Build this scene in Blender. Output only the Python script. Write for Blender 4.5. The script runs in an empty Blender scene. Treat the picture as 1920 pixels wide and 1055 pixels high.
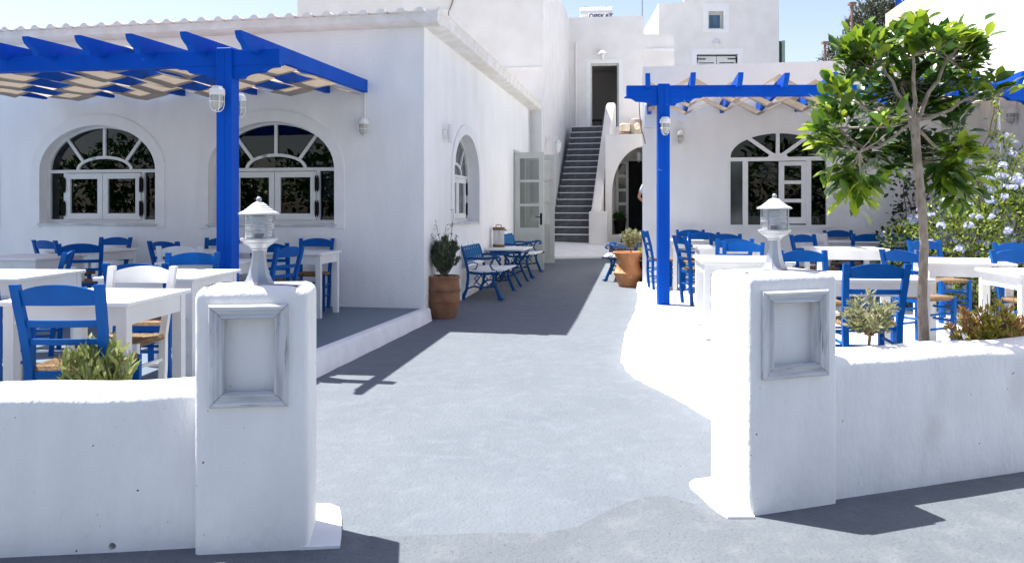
import bpy, bmesh, math, random
from mathutils import Vector, Matrix, Euler
random.seed(7)
R = math.radians
SC = bpy.context.scene
COL = SC.collection

# ------------------------------------------------------------------ camera, sky, sun, exposure
cam_d = bpy.data.cameras.new('camera')
cam = bpy.data.objects.new('camera', cam_d); COL.objects.link(cam)
cam.location = (0, 0, 1.40); cam.rotation_euler = (R(90), 0, 0)
cam_d.sensor_width = 36; cam_d.lens = 27.9; cam_d.shift_y = -0.0700
cam_d.clip_start = 0.05; cam_d.clip_end = 1500
SC.camera = cam

SUN_AZ, SUN_EL = R(-62.5), R(66.5)
world = bpy.data.worlds.new('World'); SC.world = world; world.use_nodes = True
wn = world.node_tree.nodes; wl = world.node_tree.links
bg = wn['Background']
sky = wn.new('ShaderNodeTexSky'); sky.sky_type = 'NISHITA'; sky.sun_disc = False
sky.sun_elevation = SUN_EL; sky.sun_rotation = SUN_AZ
sky.altitude = 50; sky.air_density = 1.0; sky.dust_density = 1.2; sky.ozone_density = 1.0
tint = wn.new('ShaderNodeMix'); tint.data_type = 'RGBA'; tint.blend_type = 'MULTIPLY'; tint.inputs['Factor'].default_value = 1.0
tint.inputs[7].default_value = (1.07, 0.93, 0.90, 1)
wl.new(sky.outputs['Color'], tint.inputs[6]); wl.new(tint.outputs[2], bg.inputs['Color']); bg.inputs['Strength'].default_value = 0.104

sun_d = bpy.data.lights.new('sun', 'SUN'); sun_d.energy = 5.0; sun_d.angle = R(0.53); sun_d.color = (1.0, 0.965, 0.91)
sun = bpy.data.objects.new('sun', sun_d); COL.objects.link(sun)
to_sun = Vector((math.sin(SUN_AZ)*math.cos(SUN_EL), math.cos(SUN_AZ)*math.cos(SUN_EL), math.sin(SUN_EL)))
sun.rotation_euler = to_sun.to_track_quat('Z', 'Y').to_euler(); sun.location = to_sun*60
SC.view_settings.view_transform = 'Standard'
try: SC.view_settings.look = 'None'
except Exception: pass
SC.view_settings.exposure = 1.27; SC.view_settings.gamma = 1.0
SC.view_settings.use_curve_mapping = False
SC.cycles.max_bounces = 10; SC.cycles.diffuse_bounces = 6; SC.cycles.transparent_max_bounces = 12

# ------------------------------------------------------------------ materials
def mat(name, col, rough=0.6, col2=None, scale=8.0, bump=0.0, bscale=60.0, metal=0.0, spec=0.5, stretch=None,
        stain=None, fleck=None, transl=0.0, detail=4.0, lo=0.35, hi=0.65, coarse=0.0):
    m = bpy.data.materials.new(name); m.use_nodes = True
    n, l = m.node_tree.nodes, m.node_tree.links
    b = n['Principled BSDF']
    b.inputs['Roughness'].default_value = rough; b.inputs['Metallic'].default_value = metal
    b.inputs['Specular IOR Level'].default_value = spec
    tc = n.new('ShaderNodeTexCoord'); src = tc.outputs['Object']
    if stretch:
        mp = n.new('ShaderNodeMapping'); mp.inputs['Scale'].default_value = stretch
        l.new(src, mp.inputs['Vector']); src = mp.outputs['Vector']
    rgb = n.new('ShaderNodeRGB'); rgb.outputs[0].default_value = (*col, 1); cur = rgb.outputs[0]
    def blend(cur, other, sc, a, bb, amt=1.0, det=detail, vec=None):
        t = n.new('ShaderNodeTexNoise'); t.inputs['Scale'].default_value = sc; t.inputs['Detail'].default_value = det
        l.new(vec or src, t.inputs['Vector'])
        mr = n.new('ShaderNodeMapRange'); mr.inputs['From Min'].default_value = a; mr.inputs['From Max'].default_value = bb
        mr.inputs['To Max'].default_value = amt
        l.new(t.outputs['Fac'], mr.inputs['Value'])
        mx = n.new('ShaderNodeMix'); mx.data_type = 'RGBA'
        l.new(mr.outputs['Result'], mx.inputs['Factor']); l.new(cur, mx.inputs[6]); mx.inputs[7].default_value = (*other, 1)
        return mx.outputs[2]
    if col2: cur = blend(cur, col2, scale, lo, hi)
    if stain: cur = blend(cur, stain[0], stain[1], stain[2], stain[3], stain[4])
    if fleck: cur = blend(cur, fleck[0], fleck[1], fleck[2], fleck[3], 1.0, 2.0, tc.outputs['Object'])
    l.new(cur, b.inputs['Base Color'])
    if bump:
        t = n.new('ShaderNodeTexNoise'); t.inputs['Scale'].default_value = bscale; t.inputs['Detail'].default_value = 5
        l.new(src, t.inputs['Vector']); h = t.outputs['Fac']
        if coarse:
            t2 = n.new('ShaderNodeTexNoise'); t2.inputs['Scale'].default_value = bscale*0.12; t2.inputs['Detail'].default_value = 3
            l.new(src, t2.inputs['Vector'])
            ma = n.new('ShaderNodeMath'); ma.operation = 'MULTIPLY_ADD'; ma.inputs[1].default_value = coarse
            l.new(t2.outputs['Fac'], ma.inputs[0]); l.new(h, ma.inputs[2]); h = ma.outputs[0]
        bp = n.new('ShaderNodeBump'); bp.inputs['Strength'].default_value = bump; bp.inputs['Distance'].default_value = 0.01
        l.new(h, bp.inputs['Height']); l.new(bp.outputs['Normal'], b.inputs['Normal'])
    if transl:
        tr = n.new('ShaderNodeBsdfTranslucent'); l.new(cur, tr.inputs['Color'])
        ad = n.new('ShaderNodeMixShader'); ad.inputs['Fac'].default_value = transl
        l.new(b.outputs[0], ad.inputs[1]); l.new(tr.outputs[0], ad.inputs[2])
        l.new(ad.outputs[0], n['Material Output'].inputs['Surface'])
    return m

def glass(name, tint=(1, 1, 1), clear=0.9, rough=0.0, ior=1.5):
    m = bpy.data.materials.new(name); m.use_nodes = True
    n, l = m.node_tree.nodes, m.node_tree.links
    n.remove(n['Principled BSDF'])
    fr = n.new('ShaderNodeFresnel'); fr.inputs['IOR'].default_value = ior
    t = n.new('ShaderNodeBsdfTransparent'); t.inputs['Color'].default_value = (*[c*clear for c in tint], 1)
    g = n.new('ShaderNodeBsdfGlossy'); g.inputs['Roughness'].default_value = rough
    mx = n.new('ShaderNodeMixShader'); l.new(fr.outputs[0], mx.inputs[0]); l.new(t.outputs[0], mx.inputs[1]); l.new(g.outputs[0], mx.inputs[2])
    l.new(mx.outputs[0], n['Material Output'].inputs['Surface'])
    return m

PL = mat('white_plaster', (.84, .835, .82), .85, (.79, .785, .77), 3, .5, 60, coarse=1.6, stretch=(1, 1, .4), stain=((.62, .59, .54), 1.1, .60, .85, .5), fleck=((.3, .28, .26), 23, .80, .82))
PLR = mat('rough_white_plaster', (.82, .82, .81), .9, (.74, .74, .74), 6, .9, 26, coarse=1.0)
PLF = mat('pillar_plaster', (.83, .825, .81), .8, (.77, .765, .75), 5, .6, 40, coarse=3.0, stretch=(1, 1, .5), stain=((.56, .53, .48), 2.6, .60, .88, .6), fleck=((.10, .09, .08), 40, .745, .76))
PLT = mat('smooth_white_trim', (.80, .80, .79), .75, (.76, .76, .75), 6, .05, 60)
PLW = mat('aged_white_plaster', (.78, .755, .725), .85, (.72, .69, .655), 2, .2, 45, coarse=2.0, stain=((.62, .56, .49), .8, .58, .85, .4))
ROOF = mat('roof_white_paint', (.80, .785, .75), .8, (.70, .67, .61), 5, .15, 40)
GRND = mat('grey_painted_concrete', (.124, .144, .167), .85, (.112, .131, .154), 1.4, .9, 48, coarse=1.6, stain=((.142, .164, .189), 9, .48, .74, .8), fleck=((.07, .08, .092), 50, .69, .75))
STRT = mat('street_concrete', (.112, .129, .147), .9, (.097, .113, .130), 2.2, .9, 45, coarse=1.5, stain=((.15, .165, .178), 7.0, .5, .72, .6), fleck=((.065, .072, .08), 80, .62, .70))
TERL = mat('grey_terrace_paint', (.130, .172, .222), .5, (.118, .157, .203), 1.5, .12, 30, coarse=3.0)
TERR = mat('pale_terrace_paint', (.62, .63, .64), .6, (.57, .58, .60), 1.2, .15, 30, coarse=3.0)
KERB = mat('white_kerb_paint', (.80, .80, .80), .8, (.72, .72, .72), 5, .3, 40, coarse=2.0)
BLUE = mat('blue_gloss_paint', (.0003, .066, .41), .55, (.0003, .076, .46), 4, .22, 40, spec=.10, stretch=(1, 1, .25), fleck=((.45, .52, .62), 17, .755, .77))
BLUC = mat('blue_chair_paint', (.0003, .084, .34), .5, (.0003, .070, .29), 7, .12, 40, spec=.14, fleck=((.25, .38, .55), 26, .80, .82))
BLUI = mat('blue_cast_iron', (.001, .070, .23), .45, (.001, .055, .19), 9, .2, 60, spec=.2)
BLUL = mat('light_blue_cast_panel', (.004, .15, .36), .45, (.003, .11, .30), 14, .2, 60, spec=.2)
WOOD = mat('white_painted_wood', (.78, .775, .76), .55, (.70, .69, .67), 4, .15, 30, stretch=(1, 1, .12), fleck=((.38, .34, .29), 24, .775, .80))
WTOP = mat('white_table_top', (.80, .80, .79), .5, (.74, .74, .73), 5, .08, 30, stretch=(.15, 1, 1), fleck=((.45, .42, .38), 20, .79, .81))
WEAT = mat('weathered_grey_white_wood', (.66, .665, .67), .8, (.44, .45, .465), 34, .6, 60, stretch=(.10, 1, 1), stain=((.20, .20, .21), 60, .60, .70, .75))
WEATV = mat('weathered_upright_wood', (.66, .665, .67), .8, (.44, .45, .465), 34, .6, 60, stretch=(1, 1, .10), stain=((.20, .20, .21), 60, .60, .70, .75))
WIN = mat('window_grey_white_paint', (.66, .67, .65), .5, (.62, .63, .61), 6)
DOORM = mat('grey_green_door_paint', (.50, .52, .49), .5, (.46, .48, .45), 5)
RUSH = mat('woven_rush', (.24, .15, .07), .8, (.13, .075, .03), 30, .5, 90)
FAB = mat('beige_shade_cloth', (.45, .37, .29), .9, (.40, .33, .26), 5, .2, 120, transl=.22)
TERRA = mat('terracotta', (.29, .14, .072), .8, (.19, .088, .045), 6, .3, 40, stain=((.30, .20, .14), 5, .58, .75, .6))
TERRB = mat('orange_terracotta', (.50, .22, .09), .75, (.42, .17, .065), 6, .3, 40, stain=((.62, .45, .33), 9, .58, .72, .7))
SOIL = mat('dry_soil', (.16, .115, .08), .95, (.10, .07, .05), 14, .8, 40)
STONE = mat('fieldstone', (.34, .30, .25), .9, (.22, .19, .16), 9, .6, 40)
BLK = mat('black_iron', (.006, .006, .0065), .6, spec=.15)
DSTONE = mat('dark_slate', (.040, .044, .052), .55, (.075, .08, .09), 5, .3, 30, stain=((.16, .165, .17), 9, .60, .75, .5))
GALV = mat('galvanised_metal', (.42, .44, .47), .42, (.33, .35, .38), 7, .1, 50, metal=.65)
GALW = mat('white_lamp_enamel', (.56, .57, .59), .4, (.47, .48, .50), 8, metal=.2)
CREAM = mat('white_plastic', (.72, .72, .70), .45)
BOXM = mat('pale_blue_white_plastic', (.66, .70, .76), .4)
LGLASS = glass('lamp_glass', (.93, .96, .97), .93, .03)
def milky(m, amt):
    n, l = m.node_tree.nodes, m.node_tree.links; out = n['Material Output']; src = out.inputs['Surface'].links[0].from_socket
    d = n.new('ShaderNodeBsdfDiffuse'); d.inputs['Color'].default_value = (.80, .81, .82, 1); t = n.new('ShaderNodeBsdfTranslucent'); t.inputs['Color'].default_value = (.80, .81, .82, 1)
    a = n.new('ShaderNodeMixShader'); l.new(d.outputs[0], a.inputs[1]); l.new(t.outputs[0], a.inputs[2])
    x = n.new('ShaderNodeMixShader'); x.inputs[0].default_value = amt; l.new(src, x.inputs[1]); l.new(a.outputs[0], x.inputs[2]); l.new(x.outputs[0], out.inputs['Surface']); return m
milky(LGLASS, .38); FROSTJ = milky(glass('frosted_lantern_glass', (.96, .97, .97), .9, .1), .55)
FROST = mat('frosted_bulb', (.72, .73, .75), .3)
PANE = glass('window_glass', (.62, .70, .80), .55, .004, 1.46)
PANEG = mat('grey_window_glass', (.10, .11, .115), .04, (.05, .055, .06), 1.2, spec=.6)
DGLASS = glass('door_glass', (.93, .96, .95), .85, .01)
DARK = mat('room_shade_black', (.024, .026, .032), .9, (.016, .018, .022), .9)  # room shade put into the colour, near-black so the panes stay dark
DARKB = mat('interior_shade_black', (.008, .008, .008), .95)
BARK = mat('pale_bark', (.40, .33, .26), .85, (.24, .185, .14), 26, .8, 60, stretch=(1, 1, .45), stain=((.13, .10, .075), 34, .62, .70, .8))
TWIG = mat('brown_twig', (.20, .14, .09), .85, (.13, .09, .06), 14)
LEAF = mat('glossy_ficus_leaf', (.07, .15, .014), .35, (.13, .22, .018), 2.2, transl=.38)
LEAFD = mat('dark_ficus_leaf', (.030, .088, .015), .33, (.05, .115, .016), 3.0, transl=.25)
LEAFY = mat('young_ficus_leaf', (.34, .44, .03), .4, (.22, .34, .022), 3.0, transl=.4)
OLIVE = mat('olive_leaf', (.065, .095, .05), .5, (.11, .14, .085), 9, transl=.2)
OLIVL = mat('pale_olive_leaf', (.36, .36, .19), .55, (.20, .23, .11), 9, transl=.35)
OLEAN = mat('oleander_leaf', (.34, .38, .14), .5, (.17, .22, .06), 9, transl=.35)
BRUSH = mat('bronzed_leaf', (.46, .42, .07), .55, (.50, .24, .10), 5, transl=.3, lo=.42, hi=.56)
PLUMB = mat('plumbago_leaf', (.17, .25, .03), .5, (.32, .38, .045), 4, transl=.35)
PLUMD = mat('dark_vine_leaf', (.02, .045, .016), .5, (.035, .05, .02), 6, transl=.15)
FLOW = mat('pale_blue_petal', (.50, .54, .82), .6, (.66, .68, .88), 9, transl=.3)
CONIF = mat('grey_green_needle', (.055, .070, .040), .7, (.10, .105, .06), 3, transl=.15)
BEIGE = mat('bare_beige_concrete', (.46, .38, .30), .9, (.40, .32, .25), 3, .4, 30, stretch=(1, 1, 3))
RUST = mat('rusty_iron', (.20, .12, .09), .8, (.13, .07, .05), 12)
SKIN = mat('tanned_skin', (.42, .22, .14), .55)
SHIRT = mat('pale_blue_shirt', (.42, .47, .56), .8)
TROUS = mat('dark_trousers', (.03, .035, .05), .85)
HAIR = mat('dark_hair', (.02, .015, .012), .6)
INK = mat('black_ink', (.006, .006, .006), .6)
NAVY = mat('navy_ink', (.01, .02, .12), .5)
BLUEINK = mat('blue_ink', (.03, .06, .45), .5)
REDINK = mat('red_ink', (.55, .03, .04), .5)
GREENP = mat('dark_green_paint', (.025, .04, .03), .5)
CURT = mat('blue_curtain', (.10, .19, .30), .8, (.06, .12, .20), 12, stretch=(1, 1, .1))
BRICKW = mat('rope_brown', (.22, .12, .05), .8, (.14, .07, .03), 40, .5, 80)

# ------------------------------------------------------------------ mesh helpers
class MB:
    def __init__(s): s.v = []; s.f = []
    def add(s, vs, fs, M=None):
        o = len(s.v)
        s.v += [tuple(M @ Vector(v)) for v in vs] if M else [tuple(v) for v in vs]
        s.f += [tuple(i+o for i in f) for f in fs]; return s
    def box(s, c, d, rot=None, bev=0.0, seg=1):
        M = Matrix.Translation(c)
        if rot: M = M @ Euler(rot).to_matrix().to_4x4()
        if bev:
            bm = bmesh.new(); bmesh.ops.create_cube(bm, size=1.0)
            for v in bm.verts: v.co = Vector((v.co.x*d[0], v.co.y*d[1], v.co.z*d[2]))
            bmesh.ops.bevel(bm, geom=bm.edges[:], offset=bev, segments=seg, profile=.5, affect='EDGES')
            bm.verts.index_update()
            s.add([v.co.copy() for v in bm.verts], [[v.index for v in f.verts] for f in bm.faces], M); bm.free(); return s
        x, y, z = d[0]/2, d[1]/2, d[2]/2
        return s.add([(-x,-y,-z),(x,-y,-z),(x,y,-z),(-x,y,-z),(-x,-y,z),(x,-y,z),(x,y,z),(-x,y,z)],
                     [(0,3,2,1),(4,5,6,7),(0,1,5,4),(1,2,6,5),(2,3,7,6),(3,0,4,7)], M)
    def b2(s, a, b, bev=0.0, seg=1):
        return s.box(((a[0]+b[0])/2, (a[1]+b[1])/2, (a[2]+b[2])/2), (abs(b[0]-a[0]), abs(b[1]-a[1]), abs(b[2]-a[2])), None, bev, seg)
    def prism(s, pts, d0, d1, ax='y', M=None):
        n = len(pts)
        def P(p, d): return (p[0], d, p[1]) if ax == 'y' else ((d, p[0], p[1]) if ax == 'x' else (p[0], p[1], d))
        vs = [P(p, d0) for p in pts]+[P(p, d1) for p in pts]
        fs = [tuple(range(n))[::-1], tuple(range(n, 2*n))]+[(i, (i+1) % n, n+(i+1) % n, n+i) for i in range(n)]
        return s.add(vs, fs, M)
    def tube(s, pts, r, n=8, flat=1.0, M=None):
        pts = [Vector(p) for p in pts]; k = len(pts)
        rs = r if isinstance(r, (list, tuple)) else [r]*k
        vs, fs = [], []
        up = None
        for i, p in enumerate(pts):
            t = (pts[min(i+1, k-1)]-pts[max(i-1, 0)]).normalized()
            if up is None: up = Vector((0, 0, 1)) if abs(t.z) < .9 else Vector((1, 0, 0))
            a = t.cross(up)
            a = a.normalized() if a.length > 1e-5 else t.orthogonal().normalized()
            b = a.cross(t).normalized(); up = b
            for j in range(n):
                q = 2*math.pi*j/n
                vs.append(p+a*math.cos(q)*rs[i]*flat+b*math.sin(q)*rs[i])
        for i in range(k-1):
            for j in range(n): fs.append((i*n+j, i*n+(j+1) % n, (i+1)*n+(j+1) % n, (i+1)*n+j))
        fs.append(tuple(range(n))[::-1]); fs.append(tuple(range((k-1)*n, k*n)))
        return s.add(vs, fs, M)
    def lathe(s, prof, n=24, M=None):
        vs, fs = [], []; k = len(prof)
        for r, z in prof:
            for j in range(n):
                q = 2*math.pi*j/n; vs.append((r*math.cos(q), r*math.sin(q), z))
        for i in range(k-1):
            for j in range(n): fs.append((i*n+j, i*n+(j+1) % n, (i+1)*n+(j+1) % n, (i+1)*n+j))
        if prof[0][0] > 1e-4: fs.append(tuple(range(n))[::-1])
        if prof[-1][0] > 1e-4: fs.append(tuple(range((k-1)*n, k*n)))
        return s.add(vs, fs, M)
    def sweep(s, pts, w, d):   # upright rectangular bar through points, section kept level
        vs = []; fs = []; k = len(pts)
        for p in pts: vs += [(p[0]-w/2, p[1]-d/2, p[2]), (p[0]+w/2, p[1]-d/2, p[2]), (p[0]+w/2, p[1]+d/2, p[2]), (p[0]-w/2, p[1]+d/2, p[2])]
        for i in range(k-1):
            for j in range(4): fs.append((i*4+j, i*4+(j+1) % 4, i*4+4+(j+1) % 4, i*4+4+j))
        fs.append((3, 2, 1, 0)); fs.append(tuple(range(4*k-4, 4*k)))
        return s.add(vs, fs)
    def ball(s, c, r, n=10, sq=1.0):
        pr = [(r*math.sin(math.pi*i/n), -r*math.cos(math.pi*i/n)*sq) for i in range(n+1)]
        return s.lathe(pr, 14, Matrix.Translation(c))
    def mesh(s, name, m, smooth=30):
        me = bpy.data.meshes.new(name); me.from_pydata(s.v, [], s.f); me.validate()
        bm = bmesh.new(); bm.from_mesh(me); bmesh.ops.remove_doubles(bm, verts=bm.verts, dist=1e-6) if len(s.v) < 60000 else None
        bmesh.ops.recalc_face_normals(bm, faces=bm.faces) if len(s.v) < 60000 else None
        bm.to_mesh(me); bm.free()
        if smooth: me.shade_smooth(); me.set_sharp_from_angle(angle=R(smooth))
        me.materials.append(m); return me
    def build(s, name, m, parent=None, smooth=30, raw=False):
        if raw:
            me = bpy.data.meshes.new(name); me.from_pydata(s.v, [], s.f); me.materials.append(m)
        else: me = s.mesh(name, m, smooth)
        return link(name, me, parent)

def link(name, me, parent=None, M=None):
    o = bpy.data.objects.new(name, me); COL.objects.link(o)
    if parent: o.parent = parent
    if M: o.matrix_local = M
    return o
def tag(o, label=None, cat=None, group=None, kind=None):
    if label: o['label'] = label
    if cat: o['category'] = cat
    if group: o['group'] = group
    if kind: o['kind'] = kind
    return o
def thing(name, label, cat, loc=(0, 0, 0), rz=0, group=None):
    o = bpy.data.objects.new(name, None); COL.objects.link(o); o.location = loc; o.rotation_euler = (0, 0, R(rz)); o.empty_display_size = .1
    return tag(o, label, cat, group)
def copy_tree(o, parent=None):
    c = o.copy(); COL.objects.link(c); c.parent = parent
    for ch in list(o.children): copy_tree(ch, c)
    return c
def baked(me, mods):
    """mesh with modifiers applied"""
    o = bpy.data.objects.new('tmp', me); COL.objects.link(o); mods(o)
    dg = bpy.context.evaluated_depsgraph_get(); dg.update()
    r = bpy.data.meshes.new_from_object(o.evaluated_get(dg)); bpy.data.objects.remove(o); return r
def plate(outer, holes, d0, d1, m, name, parent, ax='y'):
    """flat wall with openings: outline and holes in (u, z), thickness from d0 to d1 along the third axis"""
    cu = bpy.data.curves.new(name, 'CURVE'); cu.dimensions = '2D'; cu.fill_mode = 'BOTH'
    for poly in [outer]+holes:
        sp = cu.splines.new('POLY'); sp.points.add(len(poly)-1); sp.use_cyclic_u = True
        for p, q in zip(sp.points, poly): p.co = (q[0], q[1], 0, 1)
    cu.extrude = abs(d1-d0)/2
    o = bpy.data.objects.new('tmp', cu); COL.objects.link(o)
    dg = bpy.context.evaluated_depsgraph_get(); dg.update()
    me = bpy.data.meshes.new_from_object(o.evaluated_get(dg)); bpy.data.objects.remove(o); bpy.data.curves.remove(cu)
    mid = (d0+d1)/2
    for v in me.vertices:
        x, y, z = v.co
        v.co = (x, mid+z, y) if ax == 'y' else (mid+z, x, y)
    bm = bmesh.new(); bm.from_mesh(me); bmesh.ops.remove_doubles(bm, verts=bm.verts, dist=1e-5); bmesh.ops.recalc_face_normals(bm, faces=bm.faces); bm.to_mesh(me); bm.free()
    me.materials.clear(); me.materials.append(m); me.shade_smooth(); me.set_sharp_from_angle(angle=R(25)); me.name = name
    return link(name, me, parent)
def text(s, size, m, name, parent, loc, rot=(R(90), 0, 0), ext=.002, bold=0.0, align='LEFT'):
    cu = bpy.data.curves.new(name, 'FONT'); cu.body = s; cu.size = size; cu.extrude = ext; cu.align_x = align; cu.offset = bold; cu.resolution_u = 3
    o = bpy.data.objects.new('tmp', cu); COL.objects.link(o)
    dg = bpy.context.evaluated_depsgraph_get(); dg.update()
    me = bpy.data.meshes.new_from_object(o.evaluated_get(dg)); bpy.data.objects.remove(o); bpy.data.curves.remove(cu)
    me.materials.clear(); me.materials.append(m)
    return link(name, me, parent, Matrix.Translation(loc) @ Euler(rot).to_matrix().to_4x4())
def arch(cx, a, z0, zs, b, n=28):
    """outline with a round top: half width a, from z0 up to springing zs, rise b"""
    return [(cx-a, z0), (cx+a, z0)]+[(cx+a*math.cos(math.pi*i/n), zs+b*math.sin(math.pi*i/n)) for i in range(n+1)]
def rect(x0, z0, x1, z1): return [(x0, z0), (x1, z0), (x1, z1), (x0, z1)]

def ground_z(y):
    pts = [(-400, -.12), (3.4, -.085), (10.3, 0), (18.6, .25), (19.6, .32), (21.8, .62), (500, .62)]
    for (a, za), (b, zb) in zip(pts, pts[1:]):
        if y <= b: return za+(zb-za)*(y-a)/(b-a)
    return .62

# ------------------------------------------------------------------ the ground
g = MB(); ys = [-400, -60, -10, 0, 2, 3.4, 5, 7, 9, 10.3, 12, 15, 18.6, 19.6, 21.8, 40, 500]; xs = [-400, -60, -12, -6, -3, 0, 3, 6, 12, 60, 400]
vs = [(x, y, ground_z(y)) for y in ys for x in xs]; nx = len(xs)
g.add(vs, [(j*nx+i, j*nx+i+1, (j+1)*nx+i+1, (j+1)*nx+i) for j in range(len(ys)-1) for i in range(nx-1)])
tag(g.build('ground', GRND, None, 0), 'grey painted concrete lane running between the terraces', None, None, 'structure')
# darker street surface in front of the gate, its edge an arc
edge = [(-9, 3.75), (-1.35, 3.62), (-.52, 3.60), (-.10, 3.64), (.13, 3.63), (.30, 3.70), (.42, 3.84), (.54, 3.96), (.66, 4.07), (.80, 4.09), (.93, 3.97), (1.08, 3.86), (1.5, 3.95), (3, 4.5), (9, 6.5)]
g = MB(); n = len(edge); rows = [0, .35, .7, 1]
vs = [(x, (-20)+(y+20)*t, ground_z((-20)+(y+20)*t)+.004) for x, y in edge for t in rows]
g.add(vs, [(i*4+k, i*4+k+4, i*4+k+5, i*4+k+1) for i in range(n-1) for k in range(3)])
tag(g.build('street', STRT, None, 0), 'rough darker concrete street before the gate pillars', None, None, 'structure')

TZ = .155
def rterr(y): return .15+max(0, y-7)*.011
# left terrace
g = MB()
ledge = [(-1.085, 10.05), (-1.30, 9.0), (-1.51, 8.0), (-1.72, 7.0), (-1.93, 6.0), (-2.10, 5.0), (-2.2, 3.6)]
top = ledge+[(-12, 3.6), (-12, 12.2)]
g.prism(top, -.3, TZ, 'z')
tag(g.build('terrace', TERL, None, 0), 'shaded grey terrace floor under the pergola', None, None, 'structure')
g = MB()
def strip(mb, line, off0, off1, z0f, z1, rnd=.02):
    pts = [Vector((x, y, 0)) for x, y in line]; prof = []
    for i, p in enumerate(pts):
        t = (pts[min(i+1, len(pts)-1)]-pts[max(0, i-1)]).normalized(); nrm = Vector((t.y, -t.x, 0))
        a = p+nrm*off0; b = p+nrm*off1; zt = z1 if not callable(z1) else z1(p.y)
        wob = .006*math.sin(i*2.3)
        prof.append([(a.x, a.y, zt), (b.x-nrm.x*rnd, b.y-nrm.y*rnd, zt), (b.x+wob, b.y, zt-rnd), (b.x+nrm.x*.03+wob, b.y+nrm.y*.03, z0f(p.y)-.05)])
    vs = [v for pr in prof for v in pr]; k = 4
    mb.add(vs, [(i*k+j, i*k+j+1, (i+1)*k+j+1, (i+1)*k+j) for i in range(len(pts)-1) for j in range(k-1)])
ln = [Vector((x, y)) for x, y in ledge[::-1]]
fine = [tuple(a.lerp(b, t/4)) for a, b in zip(ln, ln[1:]) for t in range(4)]+[tuple(ln[-1])]
strip(g, fine, -.05, .06, ground_z, TZ+.004)
tag(g.build('kerb', KERB, None, 60), 'white painted kerb along the shaded terrace', None, None, 'structure')
# right terrace
redge = [(2.10, 13.0), (2.04, 12.4), (1.90, 11.6), (1.72, 10.6), (1.53, 9.6), (1.35, 8.8), (1.20, 8.1), (1.10, 7.5), (1.09, 7.1), (1.12, 6.8), (1.20, 6.5), (1.30, 6.2), (1.36, 5.95), (1.44, 5.55), (1.52, 5.2), (1.60, 4.8), (1.66, 4.45), (1.69, 4.28)]
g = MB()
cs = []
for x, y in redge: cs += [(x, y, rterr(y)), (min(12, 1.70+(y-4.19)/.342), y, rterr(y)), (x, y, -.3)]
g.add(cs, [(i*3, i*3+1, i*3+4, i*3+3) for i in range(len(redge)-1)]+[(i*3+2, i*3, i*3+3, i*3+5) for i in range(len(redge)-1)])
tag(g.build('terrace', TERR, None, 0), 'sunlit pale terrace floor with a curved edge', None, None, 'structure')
g = MB(); ln = [Vector(p) for p in redge]
fine = [tuple(a.lerp(b, t/3)) for a, b in zip(ln, ln[1:]) for t in range(3)]+[tuple(ln[-1])]
strip(g, fine, -.10, .045, ground_z, lambda y: rterr(y)+.004)
tag(g.build('kerb', KERB, None, 60), 'white kerb curving along the sunlit terrace', None, None, 'structure')

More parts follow.
